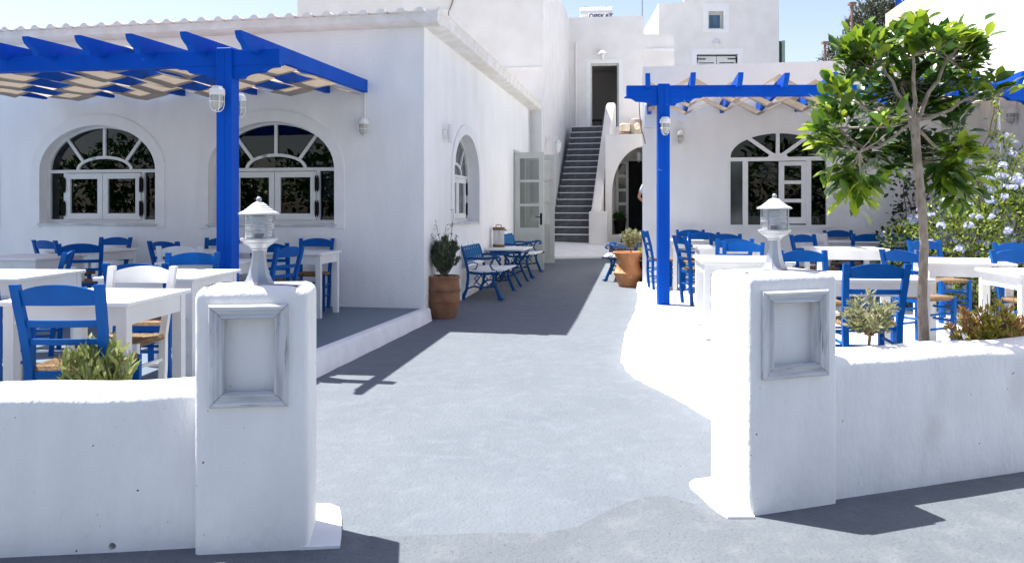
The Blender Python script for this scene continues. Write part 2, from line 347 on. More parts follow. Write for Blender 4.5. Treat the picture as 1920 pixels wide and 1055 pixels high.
# ------------------------------------------------------------------ arched window, built in the frame of its building (wall along x, outside towards -y)
def hinge(parent, x, z, y=-.02, side=1):
    h = MB(); h.b2((x-.028, y-.012, z-.075), (x+.028, y, z+.075))
    for dx in (-.014, .014):
        h.lathe([(.0, -.115), (.007, -.10), (.012, -.085), (.012, .085), (.007, .10), (0, .115)], 8, Matrix.Translation((x+dx, y-.012, z)))
    return h.build('hinge', BLK, parent)
def arched_window(bld, M, a, z0, zs, b, setback, surround=True, hinges=True, dark=PANE):
    """M places the window (x along wall, -y outside, origin on the sill line centre)"""
    w = link('window', None, bld, M)
    if surround:
        N = 28; hs = [(a+.135, z0-.06)]+[((a+.135)*math.cos(math.pi*i/N), zs+(b+.155)*math.sin(math.pi*i/N)) for i in range(N+1)]+[(-a-.135, z0-.06), (-a, z0-.06)]+[(-a*math.cos(math.pi*i/N), zs+b*math.sin(math.pi*i/N)) for i in range(N+1)]+[(a, z0-.06)]
        plate(hs, [], -.018, .002, PLT, 'surround', w)
    y = setback; t = .05
    plate(arch(0, a+.01, z0, zs, b+.01), [[(p[0], p[1]) for p in arch(0, a-t, zs+.022, zs+.023, b-t)], rect(-a+t, z0+.05, a-t, zs-.022)], y-.03, y+.03, WIN, 'frame', w)
    # fan light bars
    ra, rb = a*.49, b*.31
    ring = MB(); N = 16
    for i in range(N):
        q0, q1 = math.pi*i/N, math.pi*(i+1)/N
        P = lambda q, e: ((ra-e)*math.cos(q), zs+.02+(rb-e)*math.sin(q))
        ring.prism([P(q0, 0), P(q1, 0), P(q1, .04), P(q0, .04)], y-.025, y+.02)
    ring.build('glazing_ring', WIN, w)
    for q in (38, 90, 142):
        q = R(q); d = Vector((math.cos(q), math.sin(q)))
        p0 = Vector((ra*d.x*.97, zs+.02+rb*d.y*.97)); qq = math.atan2(d.y/ (b), d.x/(a))
        p1 = Vector((a*.98*math.cos(qq), zs+b*.98*math.sin(qq))) if abs(d.x) > .01 else Vector((0, zs+b*.98))
        nn = Vector((-(p1-p0).y, (p1-p0).x)).normalized()*.02
        MB().prism([tuple(p0-nn), tuple(p0+nn), tuple(p1+nn), tuple(p1-nn)], y-.023, y+.018).build('glazing_bar', WIN, w)
    MB().prism(arch(0, a-.02, zs, zs+.01, b-.02), y+.004, y+.010).build('pane', dark, w)
    # fixed side lights and casement pair
    cw = a*.68
    for s in (-1, 1):
        MB().b2((s*(cw+.0), y+.004, z0+.02), (s*(a-.02), y+.010, zs-.01)).build('pane', dark, w)
        MB().b2((s*cw-.022, y-.032, z0+.045), (s*cw+.022, y+.02, zs-.02)).build('mullion', WIN, w)
        x0, x1 = sorted((s*.004, s*(cw-.024)))
        plate(rect(x0, z0+.052, x1, zs-.03), [rect(x0+.075, z0+.135, x1-.075, zs-.105)], y-.055, y-.005, WIN, 'casement', w)
        MB().b2((x0+.06, y-.028, z0+.12), (x1-.06, y-.022, zs-.09)).build('pane', dark, w)
        if hinges:
            for zz in (z0+.20, zs-.19): hinge(w, s*(cw-.005), zz, y-.058)
    MB().b2((-a-.03, -.035, z0-.03), (a+.03, y+.06, z0-.002), .006).build('sill', WEAT, w)
    return w

# ------------------------------------------------------------------ long white taverna on the left (facade on local x axis, lane wall on local y axis)
AROT = -10.27
A = thing('taverna_building', 'long white taverna with arched windows and tiled white roof edge', 'building', (-1.109, 10.0, 0), AROT)
W1, W2 = -4.622, -2.077
hole = lambda c: arch(c, .885, 1.215, 1.93, .62)
plate(rect(-9.5, -.3, 0, 3.70), [hole(W1), hole(W2), hole(-7.17)], 0, .3, PL, 'wall', A)
plate(rect(.3, -.3, 8.62, 3.70), [arch(2.30, .82, 1.21, 1.92, .63), rect(6.40, .16, 7.80, 2.62)], -.3, 0, PL, 'wall', A, 'x')
MB().b2((-.3, 0.001, -.3), (-.0005, .302, 3.70)).build('corner_pier', PL, A)
w = MB(); w.b2((-9.5, 8.32, -.3), (0, 8.62, 3.7)); w.b2((-9.5, .3, -.3), (-9.2, 8.3, 3.7)); w.build('wall', PL, A)
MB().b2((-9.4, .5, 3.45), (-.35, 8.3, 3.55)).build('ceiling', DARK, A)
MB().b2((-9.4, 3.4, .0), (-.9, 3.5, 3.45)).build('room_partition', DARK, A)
for x0 in (-6.4, -3.2, -1.9): MB().b2((x0, 3.36, .1), (x0+.85, 3.39, 2.5)).build('inner_door', BLUE, A)
MB().b2((-5.3, 3.36, 1.5), (-4.5, 3.39, 2.2)).build('wall_picture', WOOD, A)
for x0 in (-7.4, -4.9, -2.6): MB().b2((x0, 1.0, .14), (x0+.8, 1.6, 1.02), .01).build('counter', WIN, A)
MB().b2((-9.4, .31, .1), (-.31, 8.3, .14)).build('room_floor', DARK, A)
for c in (-7.17, W1, W2): wA = arched_window(A, Matrix.Translation((c, 0, 0)), .885, 1.215, 1.93, .62, .16)
MB().b2((.61, .26, 1.55), (.90, .265, 1.86)).build('roller_blind', CREAM, wA)
arched_window(A, Matrix.Translation((0, 2.30, 0)) @ Matrix.Rotation(R(90), 4, 'Z'), .82, 1.21, 1.92, .63, .2, dark=PANEG)
# cornice under the roof, tile roof
cor = MB()
prof = [(0, 3.70), (-.16, 3.715), (-.20, 3.74), (-.20, 3.80), (.3, 3.80)]
cor.prism([(p[0], p[1]) for p in prof], -9.5, .22, 'x'); cor.build('cornice', ROOF, A)
cor = MB()
prof = [(0, 3.70), (.20, 3.725), (.225, 3.74), (.24, 3.79), (.235, 3.83), (.27, 3.875), (.25, 3.89), (.20, 3.85), (-.3, 3.85)]
cor.prism(prof, -.215, 8.85, 'y'); cor.build('verge', ROOF, A)
rf = MB().b2((-9.5, -.19, 3.801), (.2, 8.8, 3.835)).build('roof', mat('low_bounce_roof_grey', (.34, .33, .31), .9), A)  # unseen roof top greyed to cut bounce onto the house behind
MB().b2((-9.5, -.197, 3.8005), (.2, -.192, 3.8345)).build('eave_board', ROOF, A)
tl = MB(); n = 8
ring0 = [(.062*math.cos(math.pi*i/n), .058*math.sin(math.pi*i/n)) for i in range(n+1)]
tl.prism(ring0, 0, .62)
for k in range(3): tl.prism([(x*1.0+.0, z*1.0) for x, z in [(p[0]*(1.02), p[1]*1.02+.008) for p in ring0]], .62+.5*k, 1.13+.5*k)
tile_me = tl.mesh('roof_tile', ROOF, 40)
for i in range(39):
    j = random.uniform(-.012, .012)
    link('roof_tile', tile_me, rf, Matrix.Translation((.02-.245*i+j, -.245+random.uniform(-.02, .02), 3.834)) @ Euler((0, random.uniform(-.05, .05), random.uniform(-.02, .02))).to_matrix().to_4x4())
pan = MB().prism([(-.075, .022), (-.04, .004), (.04, .004), (.075, .022), (.075, .032), (.035, .016), (-.035, .016), (-.075, .032)], 0, .5).mesh('pan_tile', ROOF, 40)
for i in range(38): link('pan_tile', pan, rf, Matrix.Translation((-.1025-.245*i, -.235, 3.833)))
# plinth paint along the lane wall
MB().b2((.0, .25, -.3), (.018, 6.3, .12)).b2((.0, 7.85, -.3), (.018, 8.6, .33)).build('plinth', KERB, A)
# the open grey double door of the taverna
plate(rect(6.38, .10, 7.82, 2.64), [rect(6.45, .09, 7.75, 2.57)], -.12, .012, DOORM, 'door_frame', A, 'x')
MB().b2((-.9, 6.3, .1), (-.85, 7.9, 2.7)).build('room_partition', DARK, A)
def door_leaf(parent, hinge_pt, ang, wd, h, z0, handle=True):
    M = Matrix.Translation((hinge_pt[0], hinge_pt[1], z0)) @ Matrix.Rotation(R(ang), 4, 'Z')
    d = link('door', None, parent, M)
    zz = [.0, .72, 1.0, 1.02+.0, 2.2]
    holes = [rect(.10, .86+k*.49, wd-.10, 1.30+k*.49) for k in range(3)]
    plate(rect(0, 0, wd, h), holes, -.022, .022, DOORM, 'leaf', d)
    for k in range(3): MB().b2((.09, -.004, .85+k*.49), (wd-.09, .004, 1.31+k*.49)).build('pane', DGLASS, d)
    plate(rect(.09, .14, wd-.09, .74), [rect(.115, .165, wd-.115, .715)], -.03, .03, DOORM, 'moulding', d)
    if handle:
        k = MB().b2((wd-.075, -.032, .92), (wd-.035, -.022, 1.16), .004)
        k.tube([(wd-.055, -.03, 1.08), (wd-.055, -.07, 1.08), (wd-.16, -.075, 1.08)], .009, 8); k.build('handle', BLK, d)
    return d
door_leaf(A, (.03, 6.42), -2, .60, 2.40, .17)
d2 = door_leaf(A, (.03, 7.78), 6, .64, 2.40, .22, False)
st = MB().lathe([(.0, 0), (.032, 0), (.032, .002), (0, .002)], 20, Matrix.Translation((.555, -.026, 1.85)) @ Matrix.Rotation(R(90), 4, 'X')); st.build('notice_disc', CREAM, d2)
st = MB(); N = 20
for i in range(N):
    q0, q1 = 2*math.pi*i/N, 2*math.pi*(i+1)/N
    st.prism([(.555+.032*math.cos(q0), 1.85+.032*math.sin(q0)), (.555+.032*math.cos(q1), 1.85+.032*math.sin(q1)), (.555+.024*math.cos(q1), 1.85+.024*math.sin(q1)), (.555+.024*math.cos(q0), 1.85+.024*math.sin(q0))], -.031, -.0285)
st.box((.555, -.0315, 1.85), (.05, .002, .007), (0, R(45), 0)); st.build('notice_ring', REDINK, d2)

# ------------------------------------------------------------------ tall white block behind the taverna
B = thing('white_house', 'tall plain white house rising behind the tiled roof edge', 'building', (.74, 18.72, 0), AROT)
plate(rect(-6.2, -.3, 0, 7.25), [rect(-2.98, 5.42, -2.42, 6.05)], 0, .3, PLW, 'wall', B)
plate(rect(.3, -.3, 9.5, 7.25), [], -.3, 0, PLW, 'wall', B, 'x')
MB().b2((-.3, .001, -.3), (-.0005, .302, 7.25)).b2((-6.2, 9.2, -.3), (0, 9.5, 7.25)).b2((-6.2, .3, -.3), (-5.9, 9.2, 7.25)).build('wall', PLW, B)
MB().b2((-6.19, .01, 7.1), (-.01, 9.49, 7.2)).build('roof', PLW, B)
wv = link('window', None, B, Matrix.Translation((-2.7, 0, 5.42)))
plate(rect(-.44, -.12, .44, .80), [rect(-.28, 0, .28, .63)], -.02, .02, PLT, 'surround', wv)
plate(rect(-.28, 0, .28, .63), [rect(-.22, .05, .22, .57)], .14, .2, WIN, 'frame', wv)
MB().b2((-.27, .165, .01), (.27, .17, .62)).build('pane', PANE, wv)
MB().b2((.1, .10, .45), (.26, .14, .48)).b2((.235, .10, .2), (.265, .14, .56)).build('hinge', BLK, wv)
MB().b2((-1.3, -.03, 4.72), (-.02, .01, 4.77)).build('ledge', KERB, B)
MB().b2((-.30, -.16, -.2), (-.012, -.002, 3.84)).b2((-.34, -.2, 3.842), (-.0, -.0025, 3.92)).build('buttress', PLT, B)
MB().tube([(-2.2, -.02, 7.1), (-2.2, -.02, 6.4), (-2.3, -.02, 6.15), (-2.3, -.02, 5.2)], .012, 6).build('pipe', RUST, B)

# ------------------------------------------------------------------ staircase between the houses
SROT = -13.4
S = thing('outdoor_staircase', 'steep flight of black slate steps with white nosings', 'staircase', (.97, 20.1, 0), SROT)
rs, td, sw = .18, .2, 1.02
st_r = MB().b2((0, 0, -.35), (sw, .02, rs-.022)).b2((0, .02, -.35), (sw, td+.06, rs-.024))
stone_me = st_r.mesh('riser', DSTONE, 0)
nose_me = MB().b2((-.002, -.018, rs-.021), (sw+.002, td+.02, rs), .004).mesh('tread_nosing', KERB, 0)
z0 = .604
for i in range(18):
    s1 = link('step', stone_me, S, Matrix.Translation((0, i*td, z0+i*rs)))
    link('nosing', nose_me, s1)
MB().b2((0, 18*td+.04, z0+2.6), (2.6, 18*td+1.9, z0+18*rs-.004)).build('landing', PLW, S)
# sloping outer parapet
par = MB(); px0 = sw+.01
par.prism([(-.02, .1), (-.02, 1.40), (.12, 1.44), (.30, 1.62), (3.1, 4.36), (3.5, 4.52), (3.75, 4.5), (3.75, .1)], px0, px0+.24, 'x')
pm = par.mesh('parapet', PLW, 20)
link('parapet', baked(pm, lambda o: setattr(o.modifiers.new('b', 'BEVEL'), 'width', .035)), S)
MB().b2((px0-.03, -.16, .12), (px0+.42, -.03, 1.36), .03, 2).build('newel', PLW, S)
# white ramp in front of the steps
ra_ = MB(); ra_.add([(.62, 18.55, .30), (2.28, 18.75, .30), (2.45, 20.0, .60), (.90, 20.15, .605), (.62, 18.5, -.1), (2.28, 18.7, -.1), (2.45, 20.0, -.1), (.9, 20.15, -.1)],
                    [(0, 1, 2, 3), (4, 5, 1, 0), (5, 6, 2, 1), (6, 7, 3, 2), (7, 4, 0, 3)])
tag(ra_.build('pavement', KERB, None, 0), 'white painted ramp at the foot of the slate steps', None, None, 'structure')

# ------------------------------------------------------------------ house over the stairs with the upper doorway
D = thing('upper_house', 'white upper house with a dark open doorway above the steps', 'building', (2.02, 24.3, 0), -6)
plate(rect(-.42, 0, 2.0, 7.28), [rect(.38, 3.9, 1.24, 5.86)], 0, .3, PLW, 'wall', D)
MB().b2((0, .3, 0), (.3, 4, 7.28)).b2((1.7, .3, 0), (2.0, 4, 7.28)).b2((.3, 3.7, 0), (1.7, 4, 7.28)).build('wall', PLW, D)
MB().b2((.3, .31, 7.0), (1.7, 3.69, 7.1)).build('roof', PLW, D)
plate(rect(.26, 3.84, 1.36, 5.98), [rect(.38, 3.8, 1.24, 5.86)], -.02, .02, PLT, 'door_surround', D)
plate(rect(.38, 3.84, 1.24, 5.86), [rect(.43, 3.8, 1.19, 5.80)], .06, .13, DOORM, 'door_frame', D)
MB().b2((.31, 2.4, 3.8), (1.69, 2.45, 6.9)).b2((.31, .31, 6.0), (1.69, 2.4, 6.05)).build('room_partition', mat('dim_room_wall', (.36, .35, .34), .9), D)
MB().b2((.31, .31, 3.70), (1.69, 3.6, 3.78)).build('room_floor', DARK, D)
MB().tube([(-.06, -.05, 3.6), (-.06, -.05, 6.5)], .03, 8).build('downpipe', PLW, D)
tb = thing('side_table', 'small dark table just inside the upper doorway', 'table', (2.02+.62, 24.3+.75, 3.78), -6)
MB().b2((-.2, -.15, .42), (.2, .15, .45)).build('tabletop', DARK, tb)
for sx in (-1, 1):
    for sy in (-1, 1): MB().b2((sx*.17-.015, sy*.12-.015, 0), (sx*.17+.015, sy*.12+.015, .42)).build('leg', DARK, tb)
# solar water heater on its roof
H1 = thing('water_heater', 'white cylinder water heater lying on the flat roof edge', 'water heater', (2.62, 24.75, 7.095), -6)
MB().tube([(-.50, 0, .38), (-.49, 0, .38), (.49, 0, .38), (.50, 0, .38)], [.20, .225, .225, .20], 24).build('tank', mat('tank_enamel', (.50, .51, .53), .4), H1)
for sx in (-.32, .32):
    MB().b2((sx-.03, -.16, 0), (sx+.03, .16, .17)).build('cradle', GALV, H1)
    MB().tube([(sx, 0, .59), (sx, 0, .64)], .015, 6).build('valve', BLK, H1)
text('\u03a9PEKAT', .20, NAVY, 'lettering', H1, (-.22, -.238, .20), (R(90), 0, 0), .004, .006)
MB().b2((-.25, -.236, .18), (.36, -.225, .38)).build('name_plate', CREAM, H1)
an = MB().tube([(0, 0, 0), (0, 0, 1.15)], .022, 6).build('antenna_pole', GALV)
an.location = (4.02, 24.5, 6.9); tag(an, 'thin grey metal pole at the corner of the upper house roof', 'pole')
MB_link = thing('chimney_block', 'low ribbed white wall between the upper house and gabled house', 'wall', (4.02, 25.6, 0), -3)
w = MB(); w.b2((0, 0, 0), (1.2, .5, 7.05)); w.build('wall', PLW, MB_link)
for k in range(4): MB().b2((-.01, -.03, 4.5+k*.68), (1.2, .0, 4.55+k*.68)).build('band', KERB, MB_link)

# ------------------------------------------------------------------ arched porch right of the stairs
Pp = thing('arched_porch', 'white arched porch with a dark doorway beside the stairs', 'porch', (2.28, 20.5, 0), -8)
plate(rect(.13, -.1, 3.2, 3.28), [arch(1.12, .82, -.09, 1.80, 1.22, 40)], 0, .3, PLW, 'wall', Pp)
MB().b2((.13, .0, 3.281), (3.2, 1.6, 3.34)).build('roof', PLW, Pp)
plate(rect(.16, 0, 3.4, 3.27), [rect(.52, .78, 1.30, 2.74)], 1.45, 1.6, PLW, 'wall', Pp)
MB().b2((.14, .301, 0), (.26, 1.44, 3.2)).build('wall', PLW, Pp)
plate(rect(.38, .78, .73, 2.74), [rect(.46, 1.22+.38*k, .66, 1.52+.38*k) for k in range(4)], 1.34, 1.39, DOORM, 'door', Pp)
for k in range(4): MB().b2((.45, 1.37, 1.21+.38*k), (.67, 1.375, 1.53+.38*k)).build('pane', PANEG, Pp)
plate(rect(.36, .76, 1.42, 2.84), [rect(.73, .70, 1.36, 2.76)], 1.40, 1.447, DOORM, 'door_frame', Pp)
MB().b2((.5, 1.62, .6), (2.5, 3.0, 2.9)).build('dark_room_block', DARKB, Pp)  # solid black block painted in for the unlit room behind the doorway
MB().b2((.27, .02, -.1), (3.2, 1.44, .74)).build('threshold', PLW, Pp)
MB().b2((.52, 1.2, 3.35), (3.3, 1.44, 4.55)).build('upper_wall', PLW, Pp)
cb = MB()
tag(MB().add([(2.75, 19.4, .33), (4.2, 19.4, .33), (4.2, 20.44, .73), (2.86, 20.62, .73)], [(0, 1, 2, 3)]).build('path', STONE, None, 0), 'stone ramp climbing to the arched porch', None, None, 'structure')
path = bpy.data.objects['path']
cob = MB().ball((0, 0, 0), .5, 5, .35).mesh('cobble', mat('pale_cobble', (.46, .42, .36), .85, (.30, .27, .23), 2, .3, 12), 60)
for i in range(9):
    for j in range(6):
        t = (j+.5)/6
        link('cobble', cob, path, Matrix.Translation((2.84+i*.15+random.uniform(-.03, .03)+.05*t, 19.45+t*1.0, .345+t*.39)) @ Matrix.Rotation(R(20), 4, 'X') @ Matrix.Diagonal((.13*random.uniform(.8, 1.15), .16*random.uniform(.8, 1.1), .09, 1)))
for (xx, yy, s_, c_, lab) in ((3.02, 21.2, .13, mat('pale_clay', (.55, .47, .36), .8), 'pale clay jar on the ledge over the porch arch'), (3.32, 21.25, .16, STONE, 'dark round stone mortar with pale centre above the porch arch')):
    o = thing('clay_jar' if s_ < .15 else 'stone_mortar', lab, 'jar' if s_ < .15 else 'stone', (xx, yy, 3.34))
    if s_ < .15:
        MB().lathe([(.09, 0), (.15, .03), (.15, .10), (.12, .13)], 14).build('base', RUST, o)
        MB().lathe([(.10, .131), (.14, .16), (.15, .32), (.12, .36), (.0, .36)], 14).build('body', c_, o)
    else:
        MB().lathe([(.10, 0), (.16, .05), (.2, .2), (.2, .32), (.16, .46), (.1, .5), (0, .5)], 14).build('body', c_, o)
        MB().ball((0, -.15, .27), .09, 8, 1.2).build('face', mat('pale_clay_face', (.6, .48, .36), .8), o)

# ------------------------------------------------------------------ gabled house far behind
F = thing('gabled_house', 'tall white house with a small blue curtained window and grey shutters', 'building', (5.36, 29.0, 0), -2)
top = [(0, 0), (4.35, 0), (4.35, 9.0), (3.2, 9.02), (3.1, 9.4), (1.3, 9.4), (1.0, 9.25), (.9, 9.0), (.7, 8.95), (0, 8.93)]
plate(top, [rect(1.80, 7.98, 2.35, 8.62), rect(1.38, 5.9, 2.86, 7.06)], 0, .35, PLW, 'wall', F)
MB().b2((0, .35, 0), (.35, 5, 8.9)).b2((4.0, .35, 0), (4.35, 5, 8.95)).b2((.35, 4.7, 0), (4.0, 5, 8.9)).build('wall', PLW, F)
MB().b2((.36, .36, 8.6), (3.99, 4.69, 8.7)).build('roof', PLW, F)
wv = link('window', None, F, Matrix.Translation((2.07, 0, 7.98)))
plate(rect(-.47, -.13, .47, .92), [rect(-.275, 0, .275, .64)], -.025, .02, PLT, 'surround', wv)
plate(rect(-.275, 0, .275, .64), [rect(-.2, .08, .2, .56)], .2, .25, DOORM, 'frame', wv)
MB().b2((-.25, .23, .03), (.25, .235, .6)).build('pane', CURT, wv)
wv = link('window', None, F, Matrix.Translation((2.12, 0, 5.9)))
plate(rect(-.92, -.1, .92, 1.36), [rect(-.74, 0, .74, 1.16)], -.025, .02, PLT, 'surround', wv)
for s in (-1, 1):
    x0, x1 = sorted((s*.01, s*.73)); sh = plate(rect(x0, 0, x1, 1.10), [rect(x0+.09, .1, x1-.09, .88)], .1, .14, WIN, 'shutter', wv)
    for k in range(10): MB().box(((x0+x1)/2, .12, .14+k*.075), (abs(x1-x0)-.18, .012, .07), (R(35), 0, 0)).build('slat', WIN, sh)
    MB().b2((s*.40, .07, .985), (s*.73, .098, 1.02)).b2((s*.69, .065, .86), (s*.735, .098, 1.08)).build('hinge', BLK, sh)
MB().b2((-.75, .2, 0), (.75, .22, 1.1)).build('backing', DARK, wv)
wl2 = thing('wall_light', 'small white wall light above the grey shutters', 'lamp', (5.36+2.09, 28.9, 7.35))
MB().lathe([(0, .26), (.07, .24), (.14, .12), (.15, .1), (.0, .1)], 14).build('shade', CREAM, wl2); MB().b2((-.06, -.02, -.1), (.06, .095, .1)).build('bracket', CREAM, wl2)
gs = thing('roof_hatch', 'narrow dark green shutter box on the white parapet', 'shutter', (10.05, 30.4, 6.35))
MB().b2((0, 0, .3), (.28, .3, 1.5)).build('panel', GREENP, gs); MB().b2((.281, -.03, .3), (.40, .3, 1.52)).build('frame', mat('pale_green_paint', (.35, .48, .36), .6), gs); MB().b2((-.02, -.05, .1), (.3, .25, .29)).build('base', BRICKW, gs)
MB().b2((0, .02, 0), (.36, .28, .09)).build('foot', BEIGE, gs)

# ------------------------------------------------------------------ right-hand taverna
HB = thing('cafe_building', 'low white cafe behind the sunlit terrace with an arched serving window', 'building', (2.12, 12.9, 0), AROT)
wc, wa, wz0, wzs, wb = 2.11, .77, 1.13, 2.19, .46
plate(rect(0, -.3, 5.2, 3.72), [arch(wc, wa, wz0, wzs, wb)], 0, .3, PL, 'wall', HB)
MB().b2((.001, .302, -.3), (.3, 14, 3.70)).b2((4.9, .302, -.3), (5.2, 14, 3.7)).b2((.3, 13.7, -.3), (4.9, 14, 3.7)).build('wall', PL, HB)
MB().b2((.301, .302, 3.3), (4.89, 13.69, 3.4)).build('roof', PL, HB)  # unseen roof, building deepened so it bounces light onto the gabled house
MB().b2((.31, 1.6, 0), (4.89, 1.65, 3.2)).build('room_partition', DARK, HB)
w = link('window', None, HB, Matrix.Translation((wc, 0, 0)))
y = .05
plate(arch(0, wa, wz0, wzs, wb), [arch(0, wa-.045, wzs+.04, wzs+.041, wb-.045-.04), rect(-wa+.045, wz0+.03, wa-.045, wzs-.02)], y-.055, y+.03, PLT, 'frame', w)
MB().prism([(-.16, wzs+.035), (.16, wzs+.035), (.11, wzs+.10), (-.11, wzs+.10)], y-.045, y+.02).build('fan_hub', PLT, w)
for q in (38, 90, 142):
    q = R(q); p0 = Vector((.10*math.cos(q), wzs+.06+.03*math.sin(q))); p1 = Vector((wa*.97*math.cos(math.atan2(math.sin(q)/wb, math.cos(q)/wa)), wzs+wb*.97*math.sin(math.atan2(math.sin(q)/wb, math.cos(q)/wa))))
    nn = Vector((-(p1-p0).y, (p1-p0).x)).normalized()*.028
    MB().prism([tuple(p0-nn), tuple(p0+nn), tuple(p1+nn), tuple(p1-nn)], y-.04, y+.02).build('glazing_bar', PLT, w)
MB().prism(arch(0, wa-.02, wzs, wzs+.01, wb-.02), y+.002, y+.008).build('pane', PANE, w)
for x0, x1 in ((-.535, -.455), (.43, .50)): MB().b2((x0, y-.05, wz0+.028), (x1, y+.02, wzs-.018)).build('mullion', PLT, w)
MB().b2((-.74, y+.001, wz0+.02), (-.52, y+.007, wzs-.01)).build('pane', PANEG, w)
MB().b2((.49, y+.001, wz0+.02), (.74, y+.007, wzs-.01)).build('pane', PANE, w)
for k in (.36, .69): MB().b2((-.725, y-.008, wz0+k), (-.53, y, wz0+k+.035)).build('glazing_bar', PANEG, w)
MB().b2((-.46, y+.06, wz0+.02), (.06, y+.066, wzs-.01)).build('pane', PANE, w)
plate(rect(.02, wz0+.05, .44, wzs-.03), [rect(.10, wz0+.15+.29*k, .36, wz0+.385+.29*k) for k in range(3)], y-.02, y+.03, PLT, 'sliding_sash', w)
MB().b2((.09, y+.008, wz0+.13), (.37, y+.012, wzs-.06)).build('pane', PANE, w)
for k, s in enumerate(('#airports', '#information', '#rent&car')):
    text(s, .088, INK, 'lettering', w, (-.28, y+.052, wzs-.125-.11*k), (R(90), 0, 0), .001, .002)
text('0620', .11, INK, 'lettering', w, (-.30, y-.001, wzs+.20), (R(90), 0, 0), .001, .002)
MB().b2((-wa-.02, -.02, wz0-.02), (wa+.02, .05, wz0-.002)).build('sill', PLT, w)
sg = thing('wall_sign', 'pale sign board with black lettering on the cafe wall', 'sign', (0, 0, 0))
sg.matrix_world = HB.matrix_basis.copy() @ Matrix.Translation((3.45, -.004, 1.94))
MB().b2((0, -.03, 0), (1.15, 0, .42), .003).build('board', PLT, sg)
text('a', .11, INK, 'lettering', sg, (.03, -.032, .09)); text('Gastronom', .11, INK, 'lettering', sg, (.24, -.032, .09))
MB().tube([(.26+.03*math.cos(q*.5), -.033, .29+.03*math.sin(q*.5)) for q in range(9)], .006, 6).build('emblem', BLUEINK, sg)
ub = thing('utility_box', 'pale blue white plastic meter box on the cafe corner', 'meter box', (0, 0, 0))
ub.matrix_world = HB.matrix_basis.copy() @ Matrix.Translation((.03, -.002, 2.72))
MB().b2((0, -.14, 0), (.20, 0, .38), .015, 2).build('case', BOXM, ub); MB().b2((.02, -.150, .03), (.18, -.141, .36)).build('cover', BOXM, ub)
cbl = MB().tube([(2.05, 12.80, 3.15), (2.055, 12.78, 2.95), (2.08, 12.78, 2.7), (2.13, 12.79, 2.55), (2.15, 12.80, 2.46)], .008, 6).build('cable', RUST)
tag(cbl, 'thin brown loose cable hanging by the cafe corner', 'cable')
# tall rough wall at the right with bare concrete coping
I = thing('boundary_wall', 'tall rough white wall with bare beige concrete on top', 'wall', (7.05, 12.0, 0), -6.7)
MB().b2((0, -9, -.3), (.35, 3.9, 4.95)).build('wall', PLR, I)
MB().b2((-.02, -9, 4.951), (.4, 3.95, 5.32)).build('coping', BEIGE, I)
rl = thing('roof_railing', 'blue metal railing on the beige concrete coping', 'railing', (7.55, 15.3, 5.32), -6.7)
for k in range(8): MB().tube([(0, -.5+k*.13, 0), (0, -.5+k*.13, .9)], .012, 6).build('baluster', BLUE, rl)
MB().tube([(0, -.6, .9), (0, .5, .9)], .02, 6).build('rail', BLUE, rl)

# ------------------------------------------------------------------ pergolas
def ogee(x0, z, n=8, L=.42, h=.11, s=1):
    pts = [(0, 0), (L, 0), (L, -.012)]
    pts += [(L-.07-.07*math.sin(R(90*i/n))*1.0+.07*0, -.012-.05*(i/n)) for i in range(1, n)]
    pts += [(.22-.14*math.sin(R(90*i/n)), -.062-.05*(1-math.cos(R(90*i/n)))) for i in range(n+1)]
    pts += [(0, -h)]
    return [(x0+s*p[0], z+p[1]) for p in pts]
def rafter_mesh(L, zt0, zt1, h=.16, w=.06):
    pts = [(-.34, zt0), (-.41, zt0-.002), (-.405, zt0-.03), (-.385, zt0-.062), (-.345, zt0-.085), (-.305, zt0-.105), (-.285, zt0-.13), (-.27, zt0-h+.005), (-.20, zt0-h+.02), (.0, zt0-h+.02), (L, zt1-h), (L, zt1)]
    return MB().prism(pts, -w/2, w/2, 'x').mesh('rafter', BLUE, 0)
def pergola(label, loc, rot, n_raft, x0, dx, x_end0, x_end1, posts, L, ztop, zwall, dirx, beam_h=.14, brk=True, zpost=0, skew=0.0, shrink=0.0):
    p = thing('pergola', label, 'pergola', loc, rot)
    bz = ztop-.10
    MB().b2((x_end0, -.05, bz-beam_h), (x_end1, .05, bz)).build('beam', BLUE, p)
    me = rafter_mesh(L, ztop, zwall)
    for i in range(n_raft):
        if shrink: me = rafter_mesh(L-shrink*i, ztop, zwall)
        link('rafter', me, p, Matrix.Translation((x0+dirx*dx*i+random.uniform(-.01, .01), 0, random.uniform(-.006, .006))) @ Matrix.Rotation(R(skew), 4, 'Z'))
    for k, xp in enumerate(posts):
        MB().b2((xp-.074, -.076, zpost), (xp+.074, .074, bz+.02), .006).b2((xp+.005, -.079, zpost), (xp+.009, -.076, bz)).build('post', BLUE, p)
        for s in (-1, 1):
            MB().prism(ogee(xp+s*.0745, bz-beam_h-.001, s=s), -.045, .045).build('bracket', BLUE, p)
    return p
PL_ROT = -8.3
pergola('blue timber pergola over the shaded terrace', (-2.09, 7.2, 0), PL_ROT, 10, -.215, .505, -6.0, 0.0, [-.52, -4.4], 2.98, 2.95, 3.06, -1, zpost=TZ)
PR_ROT = -1.5
pergola('blue timber pergola over the sunlit terrace', (1.474, 10.22, 0), PR_ROT, 9, .27, .575, 0.0, 5.42, [.47, 5.2], 2.66, 3.09, 3.09, 1, zpost=.17, skew=-8.7, shrink=.086)
